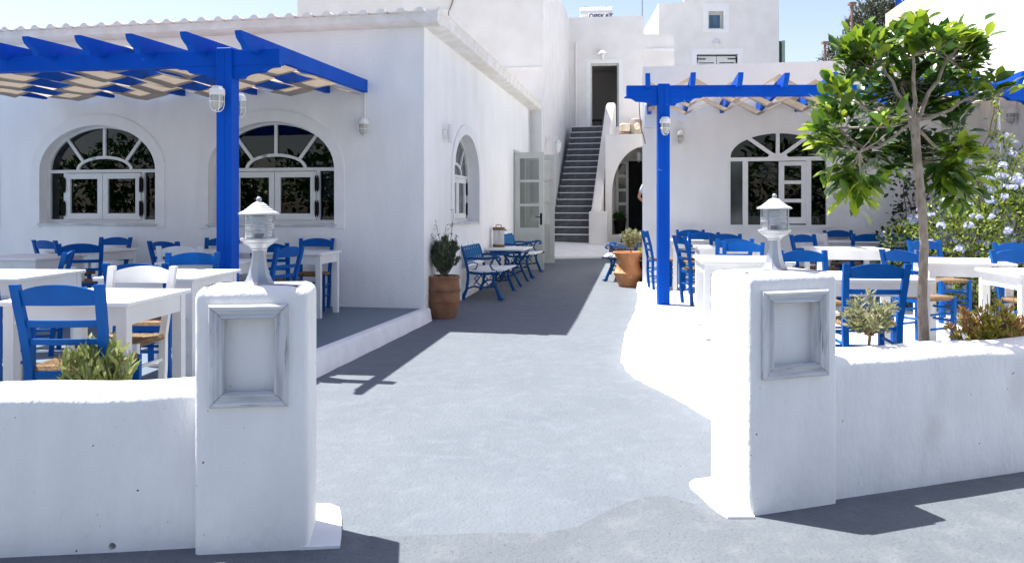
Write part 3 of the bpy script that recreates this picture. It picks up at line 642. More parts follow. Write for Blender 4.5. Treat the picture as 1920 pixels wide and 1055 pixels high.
def shade(label, loc, rot, x0, dx, n, strips, y0, wd, z, dirx, amp=.10, skew=0.0):
    s = thing('shade_cloth', label, 'shade cloth', loc, rot)
    for k in range(strips):
        m = MB(); N = n*8; vs = []; ys_ = [y0+k*wd-.035, y0+k*wd+wd*.35, y0+k*wd+wd*.7, y0+k*wd+wd+.035]
        for i in range(N+1):
            u = i/8; x = x0+dirx*dx*u
            # over one rafter, under the next
            w_ = u % 2.0; t = (1-2*w_ if w_ < 1 else 2*w_-3)*(1 if k % 2 else -1)
            zz = z+amp*t-.02*(1-abs(t))+.006*math.sin(u*5+k)
            for j, yv in enumerate(ys_): vs.append((x+skew*yv, yv, zz-.012*math.sin(j*1.1+u)+.03*(yv/2.9)))
        m.add(vs, [(i*4+j, i*4+j+1, i*4+j+5, i*4+j+4) for i in range(N) for j in range(3)])
        m.build('cloth_strip', FAB, s, 80)
    return s
shade('beige cloth strips woven through the pergola rafters on the shaded side', (-2.09, 7.2, 0), PL_ROT, -.215, .505, 9, 5, .28, .53, 2.905, -1, .080)
shade('beige cloth strips woven through the pergola rafters on the sunlit side', (1.474, 10.22, 0), PR_ROT, .27, .575, 9, 4, .28, .53, 3.02, 1, .155, .153)

# ------------------------------------------------------------------ caged bulkhead lamps and other fittings
def bulkhead(loc, rz, label, drop=0.0, s=1.0):
    t = thing('bulkhead_lamp', label, 'lamp', loc, rz, 'caged white bulkhead lamps')
    cy = -.085*s
    MB().lathe([(0, .055*s), (.045*s, .05*s), (.052*s, .03*s), (.066*s, .025*s), (.070*s, -.02*s), (.060*s, -.03*s), (0, -.03*s)], 18, Matrix.Translation((0, cy, 0))).build('cap', CREAM, t)
    MB().b2((-.03*s, cy+.05*s, -.03*s), (.03*s, 0.0, .03*s)).build('bracket', CREAM, t)
    MB().lathe([(.050*s, -.03*s), (.052*s, -.10*s), (.042*s, -.14*s), (.02*s, -.158*s), (0, -.162*s)], 16, Matrix.Translation((0, cy, 0))).build('glass_dome', FROSTG, t)
    cg = MB()
    for k in range(4):
        q = R(45+90*k); c, sn = math.cos(q), math.sin(q)
        cg.tube([(r*c*s, cy+r*sn*s, z_*s) for r, z_ in ((.062, -.02), (.062, -.11), (.052, -.15), (.028, -.172), (0, -.178))], .0045*s, 6)
    cg.tube([(.063*s*math.cos(R(20*i)), cy+.063*s*math.sin(R(20*i)), -.09*s) for i in range(19)], .004*s, 6); cg.build('cage', CREAM, t)
    if drop: MB().tube([(0, -.02, .05), (0, -.02, drop)], .011, 8).build('conduit', CREAM, t)
    return t
FROSTG = mat('grey_lamp_glass', (.36, .36, .33), .15, (.48, .46, .40), 12)
def on(frame, x, y, z): v = frame.matrix_basis @ Vector((x, y, z)); return tuple(v)
bpy.context.view_layer.update()
pr = [o for o in COL.objects if o.name.startswith('pergola')]
PA, PB = pr[0], pr[1]
bulkhead(on(PA, -.535, -.08, 2.455), PL_ROT, 'caged white lamp on the front of the big blue post')
b_ = bulkhead(on(PA, -.50, .078, 2.44), PL_ROT+180, 'caged white lamp on the rear side of the big blue post')
bulkhead(on(A, -.777, 0, 2.51), AROT, 'caged white lamp on the taverna wall below a conduit', .42)
bulkhead(on(PB, .47, -.078, 2.52), PR_ROT, 'caged white lamp on the slim blue post')
bulkhead(on(HB, .598, 0, 2.62), AROT, 'caged white lamp on the cafe wall behind the slim blue post')
bulkhead(on(I, 0, -1.15, 2.74), -96.7, 'caged white lamp on the wall over the flowering bush', .25)
# tube light and fitting on the lane wall
t = thing('wall_light', 'white tube wall light beside the lane window', 'lamp', on(A, .0, .96, 2.32), AROT+90)
MB().tube([(0, -.09, 0), (0, -.09, .25)], .04, 14).build('tube', CREAM, t); MB().b2((-.10, -.06, .07), (0, 0, .17), .01).build('base', CREAM, t); MB().b2((-.01, -.055, .10), (.01, -.0, .14)).build('bracket', GALV, t)
def lantern(loc, rz, label, arm=.3):
    t = thing('wall_lantern', label, 'lantern', loc, rz, 'white wrought lanterns')
    MB().lathe([(0, .10), (.02, .09), (.09, .02), (.10, 0), (0, 0)], 6, Matrix.Translation((0, -arm, -.05))).build('cap', CREAM, t)
    MB().lathe([(.085, -.005), (.05, -.22), (.0, -.22)], 6, Matrix.Translation((0, -arm, -.05))).build('glass', FROST, t)
    fr = MB()
    for k in range(6):
        q = R(60*k); fr.tube([(.087*math.cos(q), -arm+.087*math.sin(q), -.05), (.052*math.cos(q), -arm+.052*math.sin(q), -.275)], .006, 5)
    fr.ball((0, -arm, -.30), .02, 6); fr.build('frame', CREAM, t)
    MB().tube([(0, 0, 0), (0, -.1, .10), (0, -.2, .13), (0, -arm, .10), (0, -arm, .05)], .012, 6).tube([(0, -.02, -.05), (0, -.09, -.02), (0, -.12, .05), (0, -.07, .07)], .01, 6).build('arm', CREAM, t)
    MB().b2((-.05, -.015, -.1), (.05, 0, .1)).build('wall_plate', CREAM, t)
    return t
lantern(on(B, 0.0, .35, 3.05), AROT+90, 'white wrought lantern on the wall beside the slate steps')
lantern(on(Pp, 1.0, 1.43, 2.98), -8, 'white lantern hanging over the dark porch doorway', .55)
t = thing('wall_light', 'small white lamp above the upper doorway', 'lamp', on(D, .74, 0, 6.05), -6)
MB().lathe([(0, .18), (.05, .16), (.14, .08), (.145, .06), (0, .06)], 14, Matrix.Translation((0, -.16, 0))).build('shade', CREAM, t); MB().lathe([(.05, .05), (.05, -.1), (0, -.11)], 10, Matrix.Translation((0, -.16, 0))).build('bulb_glass', FROST, t); MB().b2((-.03, -.16, .1), (.03, 0, .14)).build('bracket', CREAM, t)

# ------------------------------------------------------------------ gate pillars, low walls
def pillar(label, loc, rot, w, d, h, fx0, fx1, fz0, fz1, bev):
    t = thing('gate_pillar', label, 'pillar', loc, rot, 'rounded white gate pillars')
    bm = bmesh.new(); bmesh.ops.create_cube(bm, size=1.0)
    for v in bm.verts: v.co = Vector((w/2+v.co.x*w, d/2+v.co.y*d, h/2-.1+v.co.z*(h+.2)))
    up = [e for e in bm.edges if abs(e.verts[0].co.z-e.verts[1].co.z) > .5]
    bmesh.ops.bevel(bm, geom=up, offset=.024, segments=4, profile=.5, affect='EDGES')
    tp = [e for e in bm.edges if all(v.co.z > h-.001 for v in e.verts)]
    bmesh.ops.bevel(bm, geom=tp, offset=bev, segments=6, profile=.5, affect='EDGES')
    m = bpy.data.meshes.new('body'); bm.to_mesh(m); bm.free(); m.materials.append(PLF); m.shade_smooth()
    c = bpy.data.objects.new('tmpcut', MB().b2((fx0+.045, -.1, fz0+.045), (fx1-.045, .055, fz1-.045)).mesh('c', PLF, 0)); COL.objects.link(c)
    def f(o):
        b = o.modifiers.new('b', 'BOOLEAN'); b.operation = 'DIFFERENCE'; b.object = c; b.solver = 'EXACT'
    me = baked(m, f); bpy.data.objects.remove(c); me.set_sharp_from_angle(angle=R(40))
    link('body', me, t)
    # mitred picture-frame moulding, four lengths
    prof = [(0, .0), (0, .022), (.008, .030), (.020, .030), (.026, .022), (.040, .018), (.050, .028), (.056, .028), (.062, .008), (.062, -.02)]
    cor = [(fx0, fz0, 1, 1), (fx1, fz0, -1, 1), (fx1, fz1, -1, -1), (fx0, fz1, 1, -1)]
    fr = link('frame', None, t)
    for k in range(4):
        a, b = cor[k], cor[(k+1) % 4]; mb = MB(); vs = []
        g_ = .0015
        for c_, sgn in ((a, 1), (b, -1)):
            ux, uz = (b[0]-a[0], b[1]-a[1]); Lq = math.hypot(ux, uz); ux /= Lq; uz /= Lq
            for i_, hh in prof: vs.append((c_[0]+c_[2]*i_+ux*g_*sgn, -hh, c_[1]+c_[3]*i_+uz*g_*sgn))
        n = len(prof); mb.add(vs, [(i, i+1, n+i+1, n+i) for i in range(n-1)]+[tuple(range(n)), tuple(range(n, 2*n))[::-1]])
        mb.build('frame_moulding', WEAT if k in (0, 2) else WEATV, fr, 20)
    return t
PLEFT = pillar('white gate pillar at the shaded terrace with a pale empty picture frame', (-1.362, 3.40, 0), 7, .478, .31, 1.065, .062, .395, .552, .992, .05)
PRIGHT = pillar('white gate pillar at the sunlit terrace with a weathered empty frame', (1.146, 3.82, 0), 19, .52, .35, 1.09, .062, .448, .578, 1.005, .05)
def lowwall(label, loc, rot, x0, x1, d, h, bev, hole=None):
    m = MB(); n = 14
    pr_ = [(0, -.3)]+[(bev*.9-bev*.9*math.cos(R(90*i/6)), h-bev+bev*math.sin(R(90*i/6))) for i in range(7)]+[(d-.03+.03*math.sin(R(90*i/4)), h+.012-.03+.03*math.cos(R(90*i/4))) for i in range(5)]+[(d, -.3)]
    vs = []; K = 40
    for i in range(K+1):
        x = x0+(x1-x0)*i/K; wob = .006*math.sin(x*3.1)+.005*math.sin(x*7.7+1)
        for a, b in pr_: vs.append((x, a+wob*(1 if b > 0 else 0), b+(wob*.8 if b > .1 else 0)))
    k = len(pr_)
    m.add(vs, [(i*k+j, i*k+j+1, (i+1)*k+j+1, (i+1)*k+j) for i in range(K) for j in range(k-1)]+[tuple(range(k)), tuple(range(K*k, K*k+k))[::-1]])
    t = thing('garden_wall', label, 'wall', loc, rot)
    me = m.mesh('body', PLF, 40)
    if hole:
        c = bpy.data.objects.new('tmpcut', MB().tube([(hole[0], -.1, hole[1]), (hole[0], .12, hole[1])], .016, 14).mesh('c', DARKB, 0)); COL.objects.link(c)
        def f(o):
            b = o.modifiers.new('b', 'BOOLEAN'); b.operation = 'DIFFERENCE'; b.object = c; b.solver = 'EXACT'
        me = baked(me, f); bpy.data.objects.remove(c); me.set_sharp_from_angle(angle=R(40))
    link('body', me, t); return t
lowwall('low white rounded wall with a drain hole beside the shaded terrace', (-1.36, 3.475, 0), 7, -4.5, 0.02, .26, .612, .05, (-.37, -.052))
lowwall('low white rounded wall receding along the sunlit terrace', (1.66, 4.05, 0), 18.9, -.03, 5.5, .27, .628, .05)
# painted aprons at the pillar feet
ap = MB()
ap.prism([(-.92, 3.45), (-.752, 3.47), (-.77, 3.58), (-.79, 3.68), (-.815, 3.79), (-.832, 3.85), (-.855, 3.92), (-.90, 3.96), (-.98, 3.97)], -.2, -.066, 'z')
tag(ap.build('pavement', KERB, None, 0), 'small white painted patch by the framed pillar foot', None, None, 'structure')
ap = MB()
ap.prism([(1.16, 3.79), (1.03, 3.79), (1.00, 3.87), (.98, 4.0), (.958, 4.14), (.945, 4.20), (.952, 4.26), (.99, 4.32), (1.10, 4.36), (1.2, 4.2)], -.2, -.064, 'z')
tag(ap.build('pavement', KERB, None, 0), 'pointed white painted patch by the weathered frame pillar', None, None, 'structure')
# planting beds behind the low walls
for (loc, rot, x0, x1, z) in (((-1.33, 3.505, 0), 7, -4.4, -.04, .46), ((1.66, 4.05, 0), 18.9, .02, 5.2, .50)):
    m = MB().b2((x0, .275, -.1), (x1, .62, z)); o = m.build('planting_bed', SOIL, None, 0); o.location = loc; o.rotation_euler = (0, 0, R(rot))
    tag(o, 'dry soil planting bed behind the %s low wall' % ('drain holed' if x0 < 0 else 'receding'), 'planter')

# pillar lamps
def post_lamp(loc, label):
    t = thing('pillar_lamp', label, 'lamp', loc, 12, 'round metal lamps on the gate pillars')
    MB().lathe([(.068, 0), (.068, .008), (.058, .018), (.046, .045), (.036, .09), (.030, .135), (.030, .152)], 8).build('pedestal', GALV, t)
    MB().lathe([(.031, .153), (.036, .158), (.034, .162), (.05, .175), (.066, .185), (.068, .190), (.078, .196), (.083, .203), (.083, .208), (0, .208)], 28).build('bowl', GALW, t)
    pr_ = []
    for i in range(25):
        z_ = .209+.106*i/24; r = .060+(.008 if .35 < i/24 < .62 else 0)+.0016*math.sin(i*2.1); pr_.append((r, z_))
    MB().lathe(pr_, 28).build('glass_cylinder', LGLASS, t)
    MB().lathe([(.018, .209), (.018, .228), (.022, .23), (.024, .26), (.038, .285), (.040, .305), (0, .312)], 16).build('bulb', FROST, t)
    MB().lathe([(.02, .2085), (.021, .228), (.0, .229)], 12).build('socket', BLK, t)
    for k in range(4):
        q = R(35+90*k); MB().tube([(.073*math.cos(q), .073*math.sin(q), .2085), (.073*math.cos(q), .073*math.sin(q), .318)], .0044, 6).build('rod', GALV, t)
    MB().lathe([(.0, .314), (.086, .314), (.089, .318), (.086, .323), (.064, .333), (.063, .336), (.052, .342), (.051, .345), (.040, .352), (.039, .355), (.027, .364), (.014, .371), (.0, .372)], 28).build('cap', GALW, t)
    MB().ball((0, 0, .382), .0125, 8).build('finial', GALV, t)
post_lamp(on(PLEFT, .240, .155, 1.064), 'round metal lamp on the pillar with the pale frame')
post_lamp(on(PRIGHT, .30, .21, 1.089), 'round metal lamp on the pillar with the weathered frame')

# ------------------------------------------------------------------ chairs
CH = .88
def chair_proto(color, tagc):
    t = bpy.data.objects.new('taverna_chair', None); COL.objects.link(t); t.empty_display_size = .1
    for s in (-1, 1):
        MB().sweep([(s*.172, -.165, 0), (s*.178, -.185, .25), (s*.182, -.18, .45), (s*.192, -.216, .65), (s*.198, -.245, .76), (s*.203, -.274, CH)], .042, .036).build('post', color, t, 0)
        MB().sweep([(s*.186, .175, 0), (s*.19, .175, .455)], .036, .036).build('leg', color, t, 0)
    def slat(z0, z1, arc, name):
        def bx(z): return .182+(z-.45)*.05
        def by(z): return -.18-(max(0, z-.45)**1.25)*.27
        N = 12; m = MB(); vs = []
        for i in range(N+1):
            u = -1+2*i/N; bow = -.018*(1-u*u)
            for z in (z0, z1+arc*(1-abs(u)**2.2)):
                for dy in (-.009, .009): vs.append((u*(bx(z)-.018), by(z)+bow+dy, z))
        for i in range(N):
            a = i*4; b = a+4
            m.add([vs[k] for k in (a, a+1, a+2, a+3, b, b+1, b+2, b+3)], [(0, 4, 6, 2), (1, 3, 7, 5), (2, 6, 7, 3), (0, 1, 5, 4)])
        m.add([vs[0], vs[1], vs[3], vs[2]], [(0, 1, 2, 3)]); m.add(vs[-4:-2]+[vs[-1], vs[-2]], [(0, 1, 2, 3)])
        m.build(name, color, t, 20)
    slat(.775, .845, .035, 'top_slat'); slat(.665, .70, .0, 'slat'); slat(.575, .605, .0, 'slat')
    # rush seat: strands wound towards the centre
    N = 34; m = MB(); vs = []
    for i in range(N+1):
        for j in range(N+1):
            u, v = -1+2*i/N, -1+2*j/N; e = max(abs(u), abs(v))
            vs.append((u*(.195+.012*(v > 0)*v), v*.185, .462-.016*(1-e)**.6+.0035*math.cos(e*N*1.57)-(.016 if e > .97 else 0)))
    m.add(vs, [(i*(N+1)+j, (i+1)*(N+1)+j, (i+1)*(N+1)+j+1, i*(N+1)+j+1) for i in range(N) for j in range(N)])
    m.b2((-.195, -.182, .425), (.195, .182, .448), .01); m.build('rush_seat', RUSH, t, 60)
    for s in (-1, 1):
        for z in (.17, .30): MB().tube([(s*.176, -.17, z), (s*.188, .175, z+.01)], .011, 6).build('stretcher', color, t)
    for z in (.24, .35): MB().tube([(-.188, .175, z), (.188, .175, z)], .011, 6).build('stretcher', color, t)
    MB().tube([(-.176, -.18, .26), (.176, -.18, .26)], .011, 6).build('stretcher', color, t)
    MB().b2((-.17, -.19, .405), (.17, -.172, .44)).build('seat_rail', color, t, 0)
    return t
proto = {'b': chair_proto(BLUC, 'b'), 'w': chair_proto(WOOD, 'w')}
used = set()
def chair(x, y, yaw, c, label, z=TZ):
    o = proto[c] if c not in used else copy_tree(proto[c])
    used.add(c); o.location = (x, y, z); o.rotation_euler = (0, 0, R(yaw+random.uniform(-2, 2)))
    tag(o, label, 'chair', 'blue taverna chairs with rush seats' if c == 'b' else 'white taverna chairs with rush seats')
L_ = [(-2.23, 4.15, 2, 'b', 'blue chair nearest the drain holed wall, back turned, behind the pointed leaf shrub'),
 (-2.40, 4.86, 178, 'w', 'white chair tucked under the front table of the shaded terrace'),
 (-2.57, 5.68, 1, 'b', 'blue chair right behind the front white chair, slat just above it'),
 (-2.70, 6.50, 183, 'b', 'sunlit bright blue chair across the second table by the big blue post'),
 (-3.36, 8.25, 4, 'w', 'white chair behind the bright blue chair near the big post'),
 (-3.95, 9.45, -18, 'b', 'dark blue chair angled at the wall table beside the white chair'),
 (-3.78, 10.12, 182, 'b', 'dark blue chair against the taverna wall, half hidden by the big post'),
 (-5.30, 10.30, 176, 'b', 'dark blue chair against the wall under the first arched window'),
 (-5.48, 9.75, -25, 'b', 'dark blue chair left of the grey wall table, overlapped by another'),
 (-4.80, 8.85, 28, 'b', 'dark blue chair turned sideways in front of the grey wall table'),
 (-4.15, 6.88, 112, 'b', 'blue chair seen side on at the end of the left table'),
 (-3.62, 5.50, 0, 'b', 'blue chair cut off by the left picture edge'),
 (-2.50, 9.90, 181, 'b', 'dark blue chair against the wall under the second arched window'),
 (-2.66, 9.02, -3, 'b', 'dark blue chair with back turned at the table near the building corner'),
 (-2.46, 7.98, 68, 'b', 'blue chair seen side on just behind the pale frame pillar lamp'),
 (-2.92, 8.38, 172, 'w', 'white chair half hidden between big post and pillar lamp')]
for a in L_: chair(*a)
R_ = [(2.28, 12.05, -88, 'b', 'blue chair in profile at the cafe corner left of the slim post'),
 (2.80, 12.20, 181, 'b', 'dark blue chair against the cafe wall right of the slim post'),
 (2.72, 11.55, 2, 'b', 'blue chair with back turned at the corner table behind the slim post'),
 (2.42, 10.25, -80, 'b', 'blue chair in profile just right of the slim blue post'),
 (2.92, 10.62, 180, 'b', 'blue chair at the far side of the second cafe table'),
 (2.62, 9.62, 3, 'b', 'bright blue chair with back turned at the second cafe table'),
 (2.44, 8.45, 158, 'b', 'blue chair left of the pillar lamp, turned towards the long table'),
 (2.66, 6.98, 181, 'b', 'bright blue chair right of the weathered pillar lamp'),
 (2.53, 5.72, -4, 'b', 'large front blue chair with back turned behind the little olive tree'),
 (4.02, 10.42, 205, 'b', 'blue chair at the left rear corner of the middle table'),
 (4.45, 11.25, -62, 'w', 'white chair behind the middle table near the arched serving window'),
 (5.02, 11.98, 180, 'b', 'dark blue chair against the cafe wall under the sign'),
 (4.82, 11.02, 0, 'b', 'dark blue chair with back turned at the rear wall table'),
 (5.34, 11.02, 4, 'b', 'dark blue chair beside the dark vine at the rear table'),
 (4.72, 9.80, 76, 'b', 'bright blue chair at the right end of the middle table'),
 (3.78, 7.32, -68, 'b', 'blue chair beside the ficus trunk, turned to the rotated table'),
 (4.80, 8.85, 196, 'b', 'blue chair across the rotated table before the flowering bush'),
 (5.42, 8.30, 180, 'b', 'bright blue chair at the right picture edge before the flowers'),
 (4.62, 7.02, 182, 'b', 'blue chair at the right edge, nearer and partly shaded')]
for a in R_: chair(*a, z=rterr(a[1]))

# ------------------------------------------------------------------ tables
def table(x, y, rz, w, d, label, z=TZ, h=.75):
    t = thing('taverna_table', label, 'table', (x, y, z), rz, 'white wooden taverna tables')
    MB().b2((-w/2, -d/2, h-.026), (w/2, d/2, h), .004).build('tabletop', WTOP, t)
    ix, iy = w/2-.055, d/2-.055
    for sx in (-1, 1):
        for sy in (-1, 1):
            MB().sweep([(sx*ix, sy*iy, 0), (sx*ix, sy*iy, h-.027)], .058, .058).build('leg', WOOD, t, 0)
    for s in (-1, 1):
        MB().b2((-ix+.03, s*iy-.011+s*.012, h-.13), (ix-.03, s*iy+.011+s*.012, h-.028)).build('apron', WOOD, t, 0)
        MB().b2((s*ix-.011+s*.012, -iy+.03, h-.13), (s*ix+.011+s*.012, iy-.03, h-.028)).build('apron', WOOD, t, 0)
    return t
table(-2.40, 4.63, -3, .74, .74, 'front white table of the shaded terrace with a blue chair before it')
table(-2.66, 6.20, -3, .76, .86, 'white table in front of the big blue post')
table(-3.95, 6.18, -3, .80, .84, 'white table at the left picture edge with sunlit top')
table(-5.20, 8.55, -8, .80, .80, 'shaded grey looking table at the left behind the sunlit one')
table(-5.25, 9.95, -10, .76, .74, 'shaded table near the wall under the first arched window')
table(-3.82, 9.72, -10, .76, .60, 'shaded wall table left of the big blue post')
table(-2.50, 9.42, -8, .76, .66, 'white table nearest the building corner under the second window')
table(-2.96, 7.72, -5, .74, .62, 'white table mostly hidden behind the big blue post')
table(2.30, 7.98, -8, .86, 1.02, 'long white table behind the weathered frame pillar', rterr(8))
table(2.72, 10.05, -8, .78, .74, 'white table right of the slim blue post', rterr(10))
table(2.78, 11.95, -10, .76, .60, 'white table in the cafe corner behind the slim post', rterr(12))
table(4.12, 9.85, -8, .84, .80, 'white table in the middle of the sunlit terrace', rterr(9.8))
table(4.36, 7.72, -18, .74, .92, 'rotated white table right of the ficus trunk', rterr(7.7))
table(4.36, 6.46, -6, .80, .74, 'white table cut by the right picture edge', rterr(6.5))
table(2.66, 6.10, -2, .80, .76, 'big front white table behind the little olive tree', rterr(6))
table(5.04, 11.5, -10, 1.05, .56, 'white table by the rear cafe wall under the sign', rterr(11.5))

# ------------------------------------------------------------------ cast iron benches
def bench_proto(L):
    t = bpy.data.objects.new('iron_bench', None); COL.objects.link(t); t.empty_display_size = .1
    for s in (-1, 1):
        x = s*(L/2-.03); e = MB()
        P = lambda pts: [(x, a, b) for a, b in pts]
        e.tube(P([(-.36, 0), (-.33, .02), (-.27, .14), (-.25, .30), (-.25, .40), (-.28, .55), (-.33, .72), (-.38, .82), (-.41, .86), (-.44, .85), (-.44, .82)]), [.03, .03, .024, .022, .024, .022, .02, .02, .02, .018, .014], 8, .8)
        e.tube(P([(.27, 0), (.24, .02), (.20, .12), (.15, .24), (.14, .32), (.16, .39), (.22, .42), (.28, .42), (.31, .40)]), [.03, .03, .026, .022, .022, .022, .022, .02, .016], 8, .8)
        e.tube(P([(-.25, .40), (-.15, .385), (0, .375), (.1, .385), (.2, .41)]), .02, 8, .8)
        e.tube(P([(-.29, .60), (-.2, .615), (-.05, .60), (.08, .61), (.16, .635), (.22, .63), (.245, .60), (.235, .575), (.21, .575), (.205, .595)]), [.018]*6+[.018, .016, .014, .012], 8, 1.2)
        e.tube(P([(.16, .62), (.11, .56), (.09, .5), (.13, .44), (.19, .42)]), .014, 6)
        e.tube(P([(-.26, .52), (-.18, .55), (-.1, .53), (-.12, .46), (-.2, .42)]), .011, 6)
        e.tube(P([(-.25, .16), (-.16, .19), (-.06, .175), (.04, .18), (.17, .19)]), .015, 6)
        for k in (-1, 1):
            e.tube(P([(-.05, .20), (-.05+k*.05, .24), (-.05+k*.10, .31), (-.05+k*.06, .35), (-.05+k*.03, .32), (-.05+k*.05, .30)]), .010, 6)
            e.tube(P([(-.05, .36), (-.05+k*.04, .30), (-.05+k*.09, .24), (-.05+k*.11, .215)]), .009, 6)
        for yy, zz in ((.255, .012), (-.34, .012)): e.b2((x-.03, yy-.05, 0), (x+.03, yy+.05, .02))
        e.build('end_frame', BLUI, t)
    # white timber slats of the seat
    for k in range(5):
        MB().b2((-L/2, -.22+.105*k, .405+.006*abs(k-2)), (L/2, -.22+.105*k+.085, .425+.006*abs(k-2)), .004).build('seat_slat', WTOP, t)
    lean = Matrix.Translation((0, -.262, .45)) @ Matrix.Rotation(R(-17), 4, 'X').inverted()
    lean = Matrix.Translation((0, -.245, .45)) @ Matrix.Rotation(R(17), 4, 'X')
    for z in (.03, .35):
        m = MB(); m.box((0, 0, z+.03), (L-.06, .02, .065), None, .004); o = m.build('back_slat', WTOP, t); o.matrix_local = lean
    pn = MB(); zc, hw, hh = .225, L/2-.08, .125
    for zz in (zc-hh, zc+hh): pn.tube([(-hw, 0, zz), (hw, 0, zz)], .010, 6)
    for xx in (-hw, hw): pn.tube([(xx, 0, zc-hh), (xx, 0, zc+hh)], .010, 6)
    n = 7
    for i in range(n):
        cx = -hw+(i+.5)*2*hw/n; r = hw/n
        pn.tube([(cx+r*math.cos(R(30*k)), 0, zc+hh*.95*math.sin(R(30*k))) for k in range(13)], .009, 6)
        pn.tube([(cx+r*.55*math.cos(R(40*k)), 0, zc+hh*.5*math.sin(R(40*k))) for k in range(10)], .008, 6)
        pn.tube([(cx-r, 0, zc-hh), (cx+r, 0, zc+hh)], .007, 5); pn.tube([(cx-r, 0, zc+hh), (cx+r, 0, zc-hh)], .007, 5)
    pn.tube([(-hw*.4, 0, zc+hh+.0), (-hw*.2, 0, zc+hh+.07), (0, 0, zc+hh+.09), (hw*.2, 0, zc+hh+.07), (hw*.4, 0, zc+hh)], .012, 6)
    o = pn.build('cast_panel', BLUL, t); o.matrix_local = lean
    MB().tube([(-L/2+.03, .10, .2), (L/2-.03, .10, .2)], .007, 6).build('tie_rod', BLK, t)
    return t
bp_ = bench_proto(1.22)
bl = [(-.31, 12.42, -100.3, 'blue iron bench with white slats nearest the tall olive pot'), (.235, 15.25, -100.3, 'blue iron bench by the grey double door beyond the small table'), (2.02, 14.72, 79.7, 'blue iron bench behind the orange pot at the cafe side')]
for i, (x, y, rz, lab) in enumerate(bl):
    o = bp_ if i == 0 else copy_tree(bp_); o.location = (x, y, ground_z(y)); o.rotation_euler = (0, 0, R(rz)); tag(o, lab, 'bench', 'blue cast iron benches')
t = thing('garden_table', 'small white topped iron table between the two blue benches', 'table', (-.03, 13.88, ground_z(13.88)), -100.3)
MB().b2((-.52, -.32, .60), (.52, .32, .63), .005).build('tabletop', WTOP, t)
MB().b2((-.46, -.27, .545), (.46, .27, .598)).build('apron', BLUI, t)
for s in (-1, 1):
    for k in (-1, 1):
        MB().tube([(s*.40, k*.27, 0), (s*.40, k*.24, .03), (s*.40, k*.14, .22), (s*.40, k*.10, .36), (s*.40, k*.2, .50), (s*.40, k*.25, .545)], [.03, .026, .022, .022, .022, .022], 8).build('leg', BLUI, t)
    MB().tube([(s*.40, -.13, .3), (s*.40, 0, .36), (s*.40, .13, .3)], .014, 6).tube([(s*.40, -.14, .2), (s*.40, 0, .14), (s*.40, .14, .2)], .014, 6).build('stretcher', BLUI, t)
ln_ = thing('candle_lantern', 'clear glass lantern with rope bands on the small table', 'lantern', (-.235, 14.02, ground_z(13.88)+.631), 0)
MB().lathe([(.0, 0), (.105, 0), (.108, .045), (.10, .048), (0, .048)], 20).build('base', BRICKW, ln_)
MB().lathe([(.097, .049), (.097, .33)], 24).build('glass_cylinder', FROSTJ, ln_)
MB().lathe([(.098, .30), (.108, .302), (.108, .35), (.098, .352)], 20).build('rope_band', BRICKW, ln_)
MB().tube([(-.05, 0, .35), (-.045, 0, .385), (0, 0, .40), (.045, 0, .385), (.05, 0, .35)], .008, 6).build('handle', BRICKW, ln_)
MB().lathe([(.035, .05), (.035, .14), (0, .14)], 12).build('candle', CREAM, ln_)

# ------------------------------------------------------------------ plants
def leaf_shape(L, W, fold=.25, droop=.15):
    c = [(0, 0, 0), (.35*L, W*.45, fold*W*.45), (.35*L, -W*.45, fold*W*.45), (.35*L, 0, 0), (.7*L, W*.40, fold*W*.4-droop*L*.4), (.7*L, -W*.40, fold*W*.4-droop*L*.4), (.7*L, 0, -droop*L*.4), (L, 0, -droop*L)]
    f = [(0, 3, 1), (0, 2, 3), (1, 3, 6, 4), (3, 2, 5, 6), (4, 6, 7), (6, 5, 7)]
    return c, f
def frame_to(d, up=Vector((0, 0, 1))):
    d = d.normalized(); a = up.cross(d)
    if a.length < 1e-3: a = Vector((1, 0, 0))
    a.normalize(); b = d.cross(a)
    return Matrix((d, a, b)).transposed().to_4x4()
def rv(): 
    while True:
        v = Vector((random.uniform(-1, 1), random.uniform(-1, 1), random.uniform(-1, 1)))
        if .05 < v.length < 1: return v.normalized()
class Leaves:
    def __init__(s, L, W, fold=.25, droop=.15): s.c, s.f = leaf_shape(L, W, fold, droop); s.v = []; s.fs = []
    def add(s, p, d, k=1.0, roll=0.0):
        M = Matrix.Translation(p) @ frame_to(d) @ Matrix.Rotation(roll, 4, 'X') @ Matrix.Scale(k, 4)
        o = len(s.v); s.v += [tuple(M @ Vector(c)) for c in s.c]; s.fs += [tuple(i+o for i in f) for f in s.f]
    def build(s, name, m, parent, kind='stuff'):
        me = bpy.data.meshes.new(name); me.from_pydata(s.v, [], s.fs); me.materials.append(m); me.shade_smooth()
        o = link(name, me, parent)
        if kind: o['kind'] = kind
        return o
def curve_pts(a, b, sag, n=6, jit=.0):
    out = []
    for i in range(n+1):
        t = i/n; p = a.lerp(b, t)+sag*math.sin(math.pi*t)
        if 0 < i < n: p = p+rv()*jit
        out.append(p)
    return out

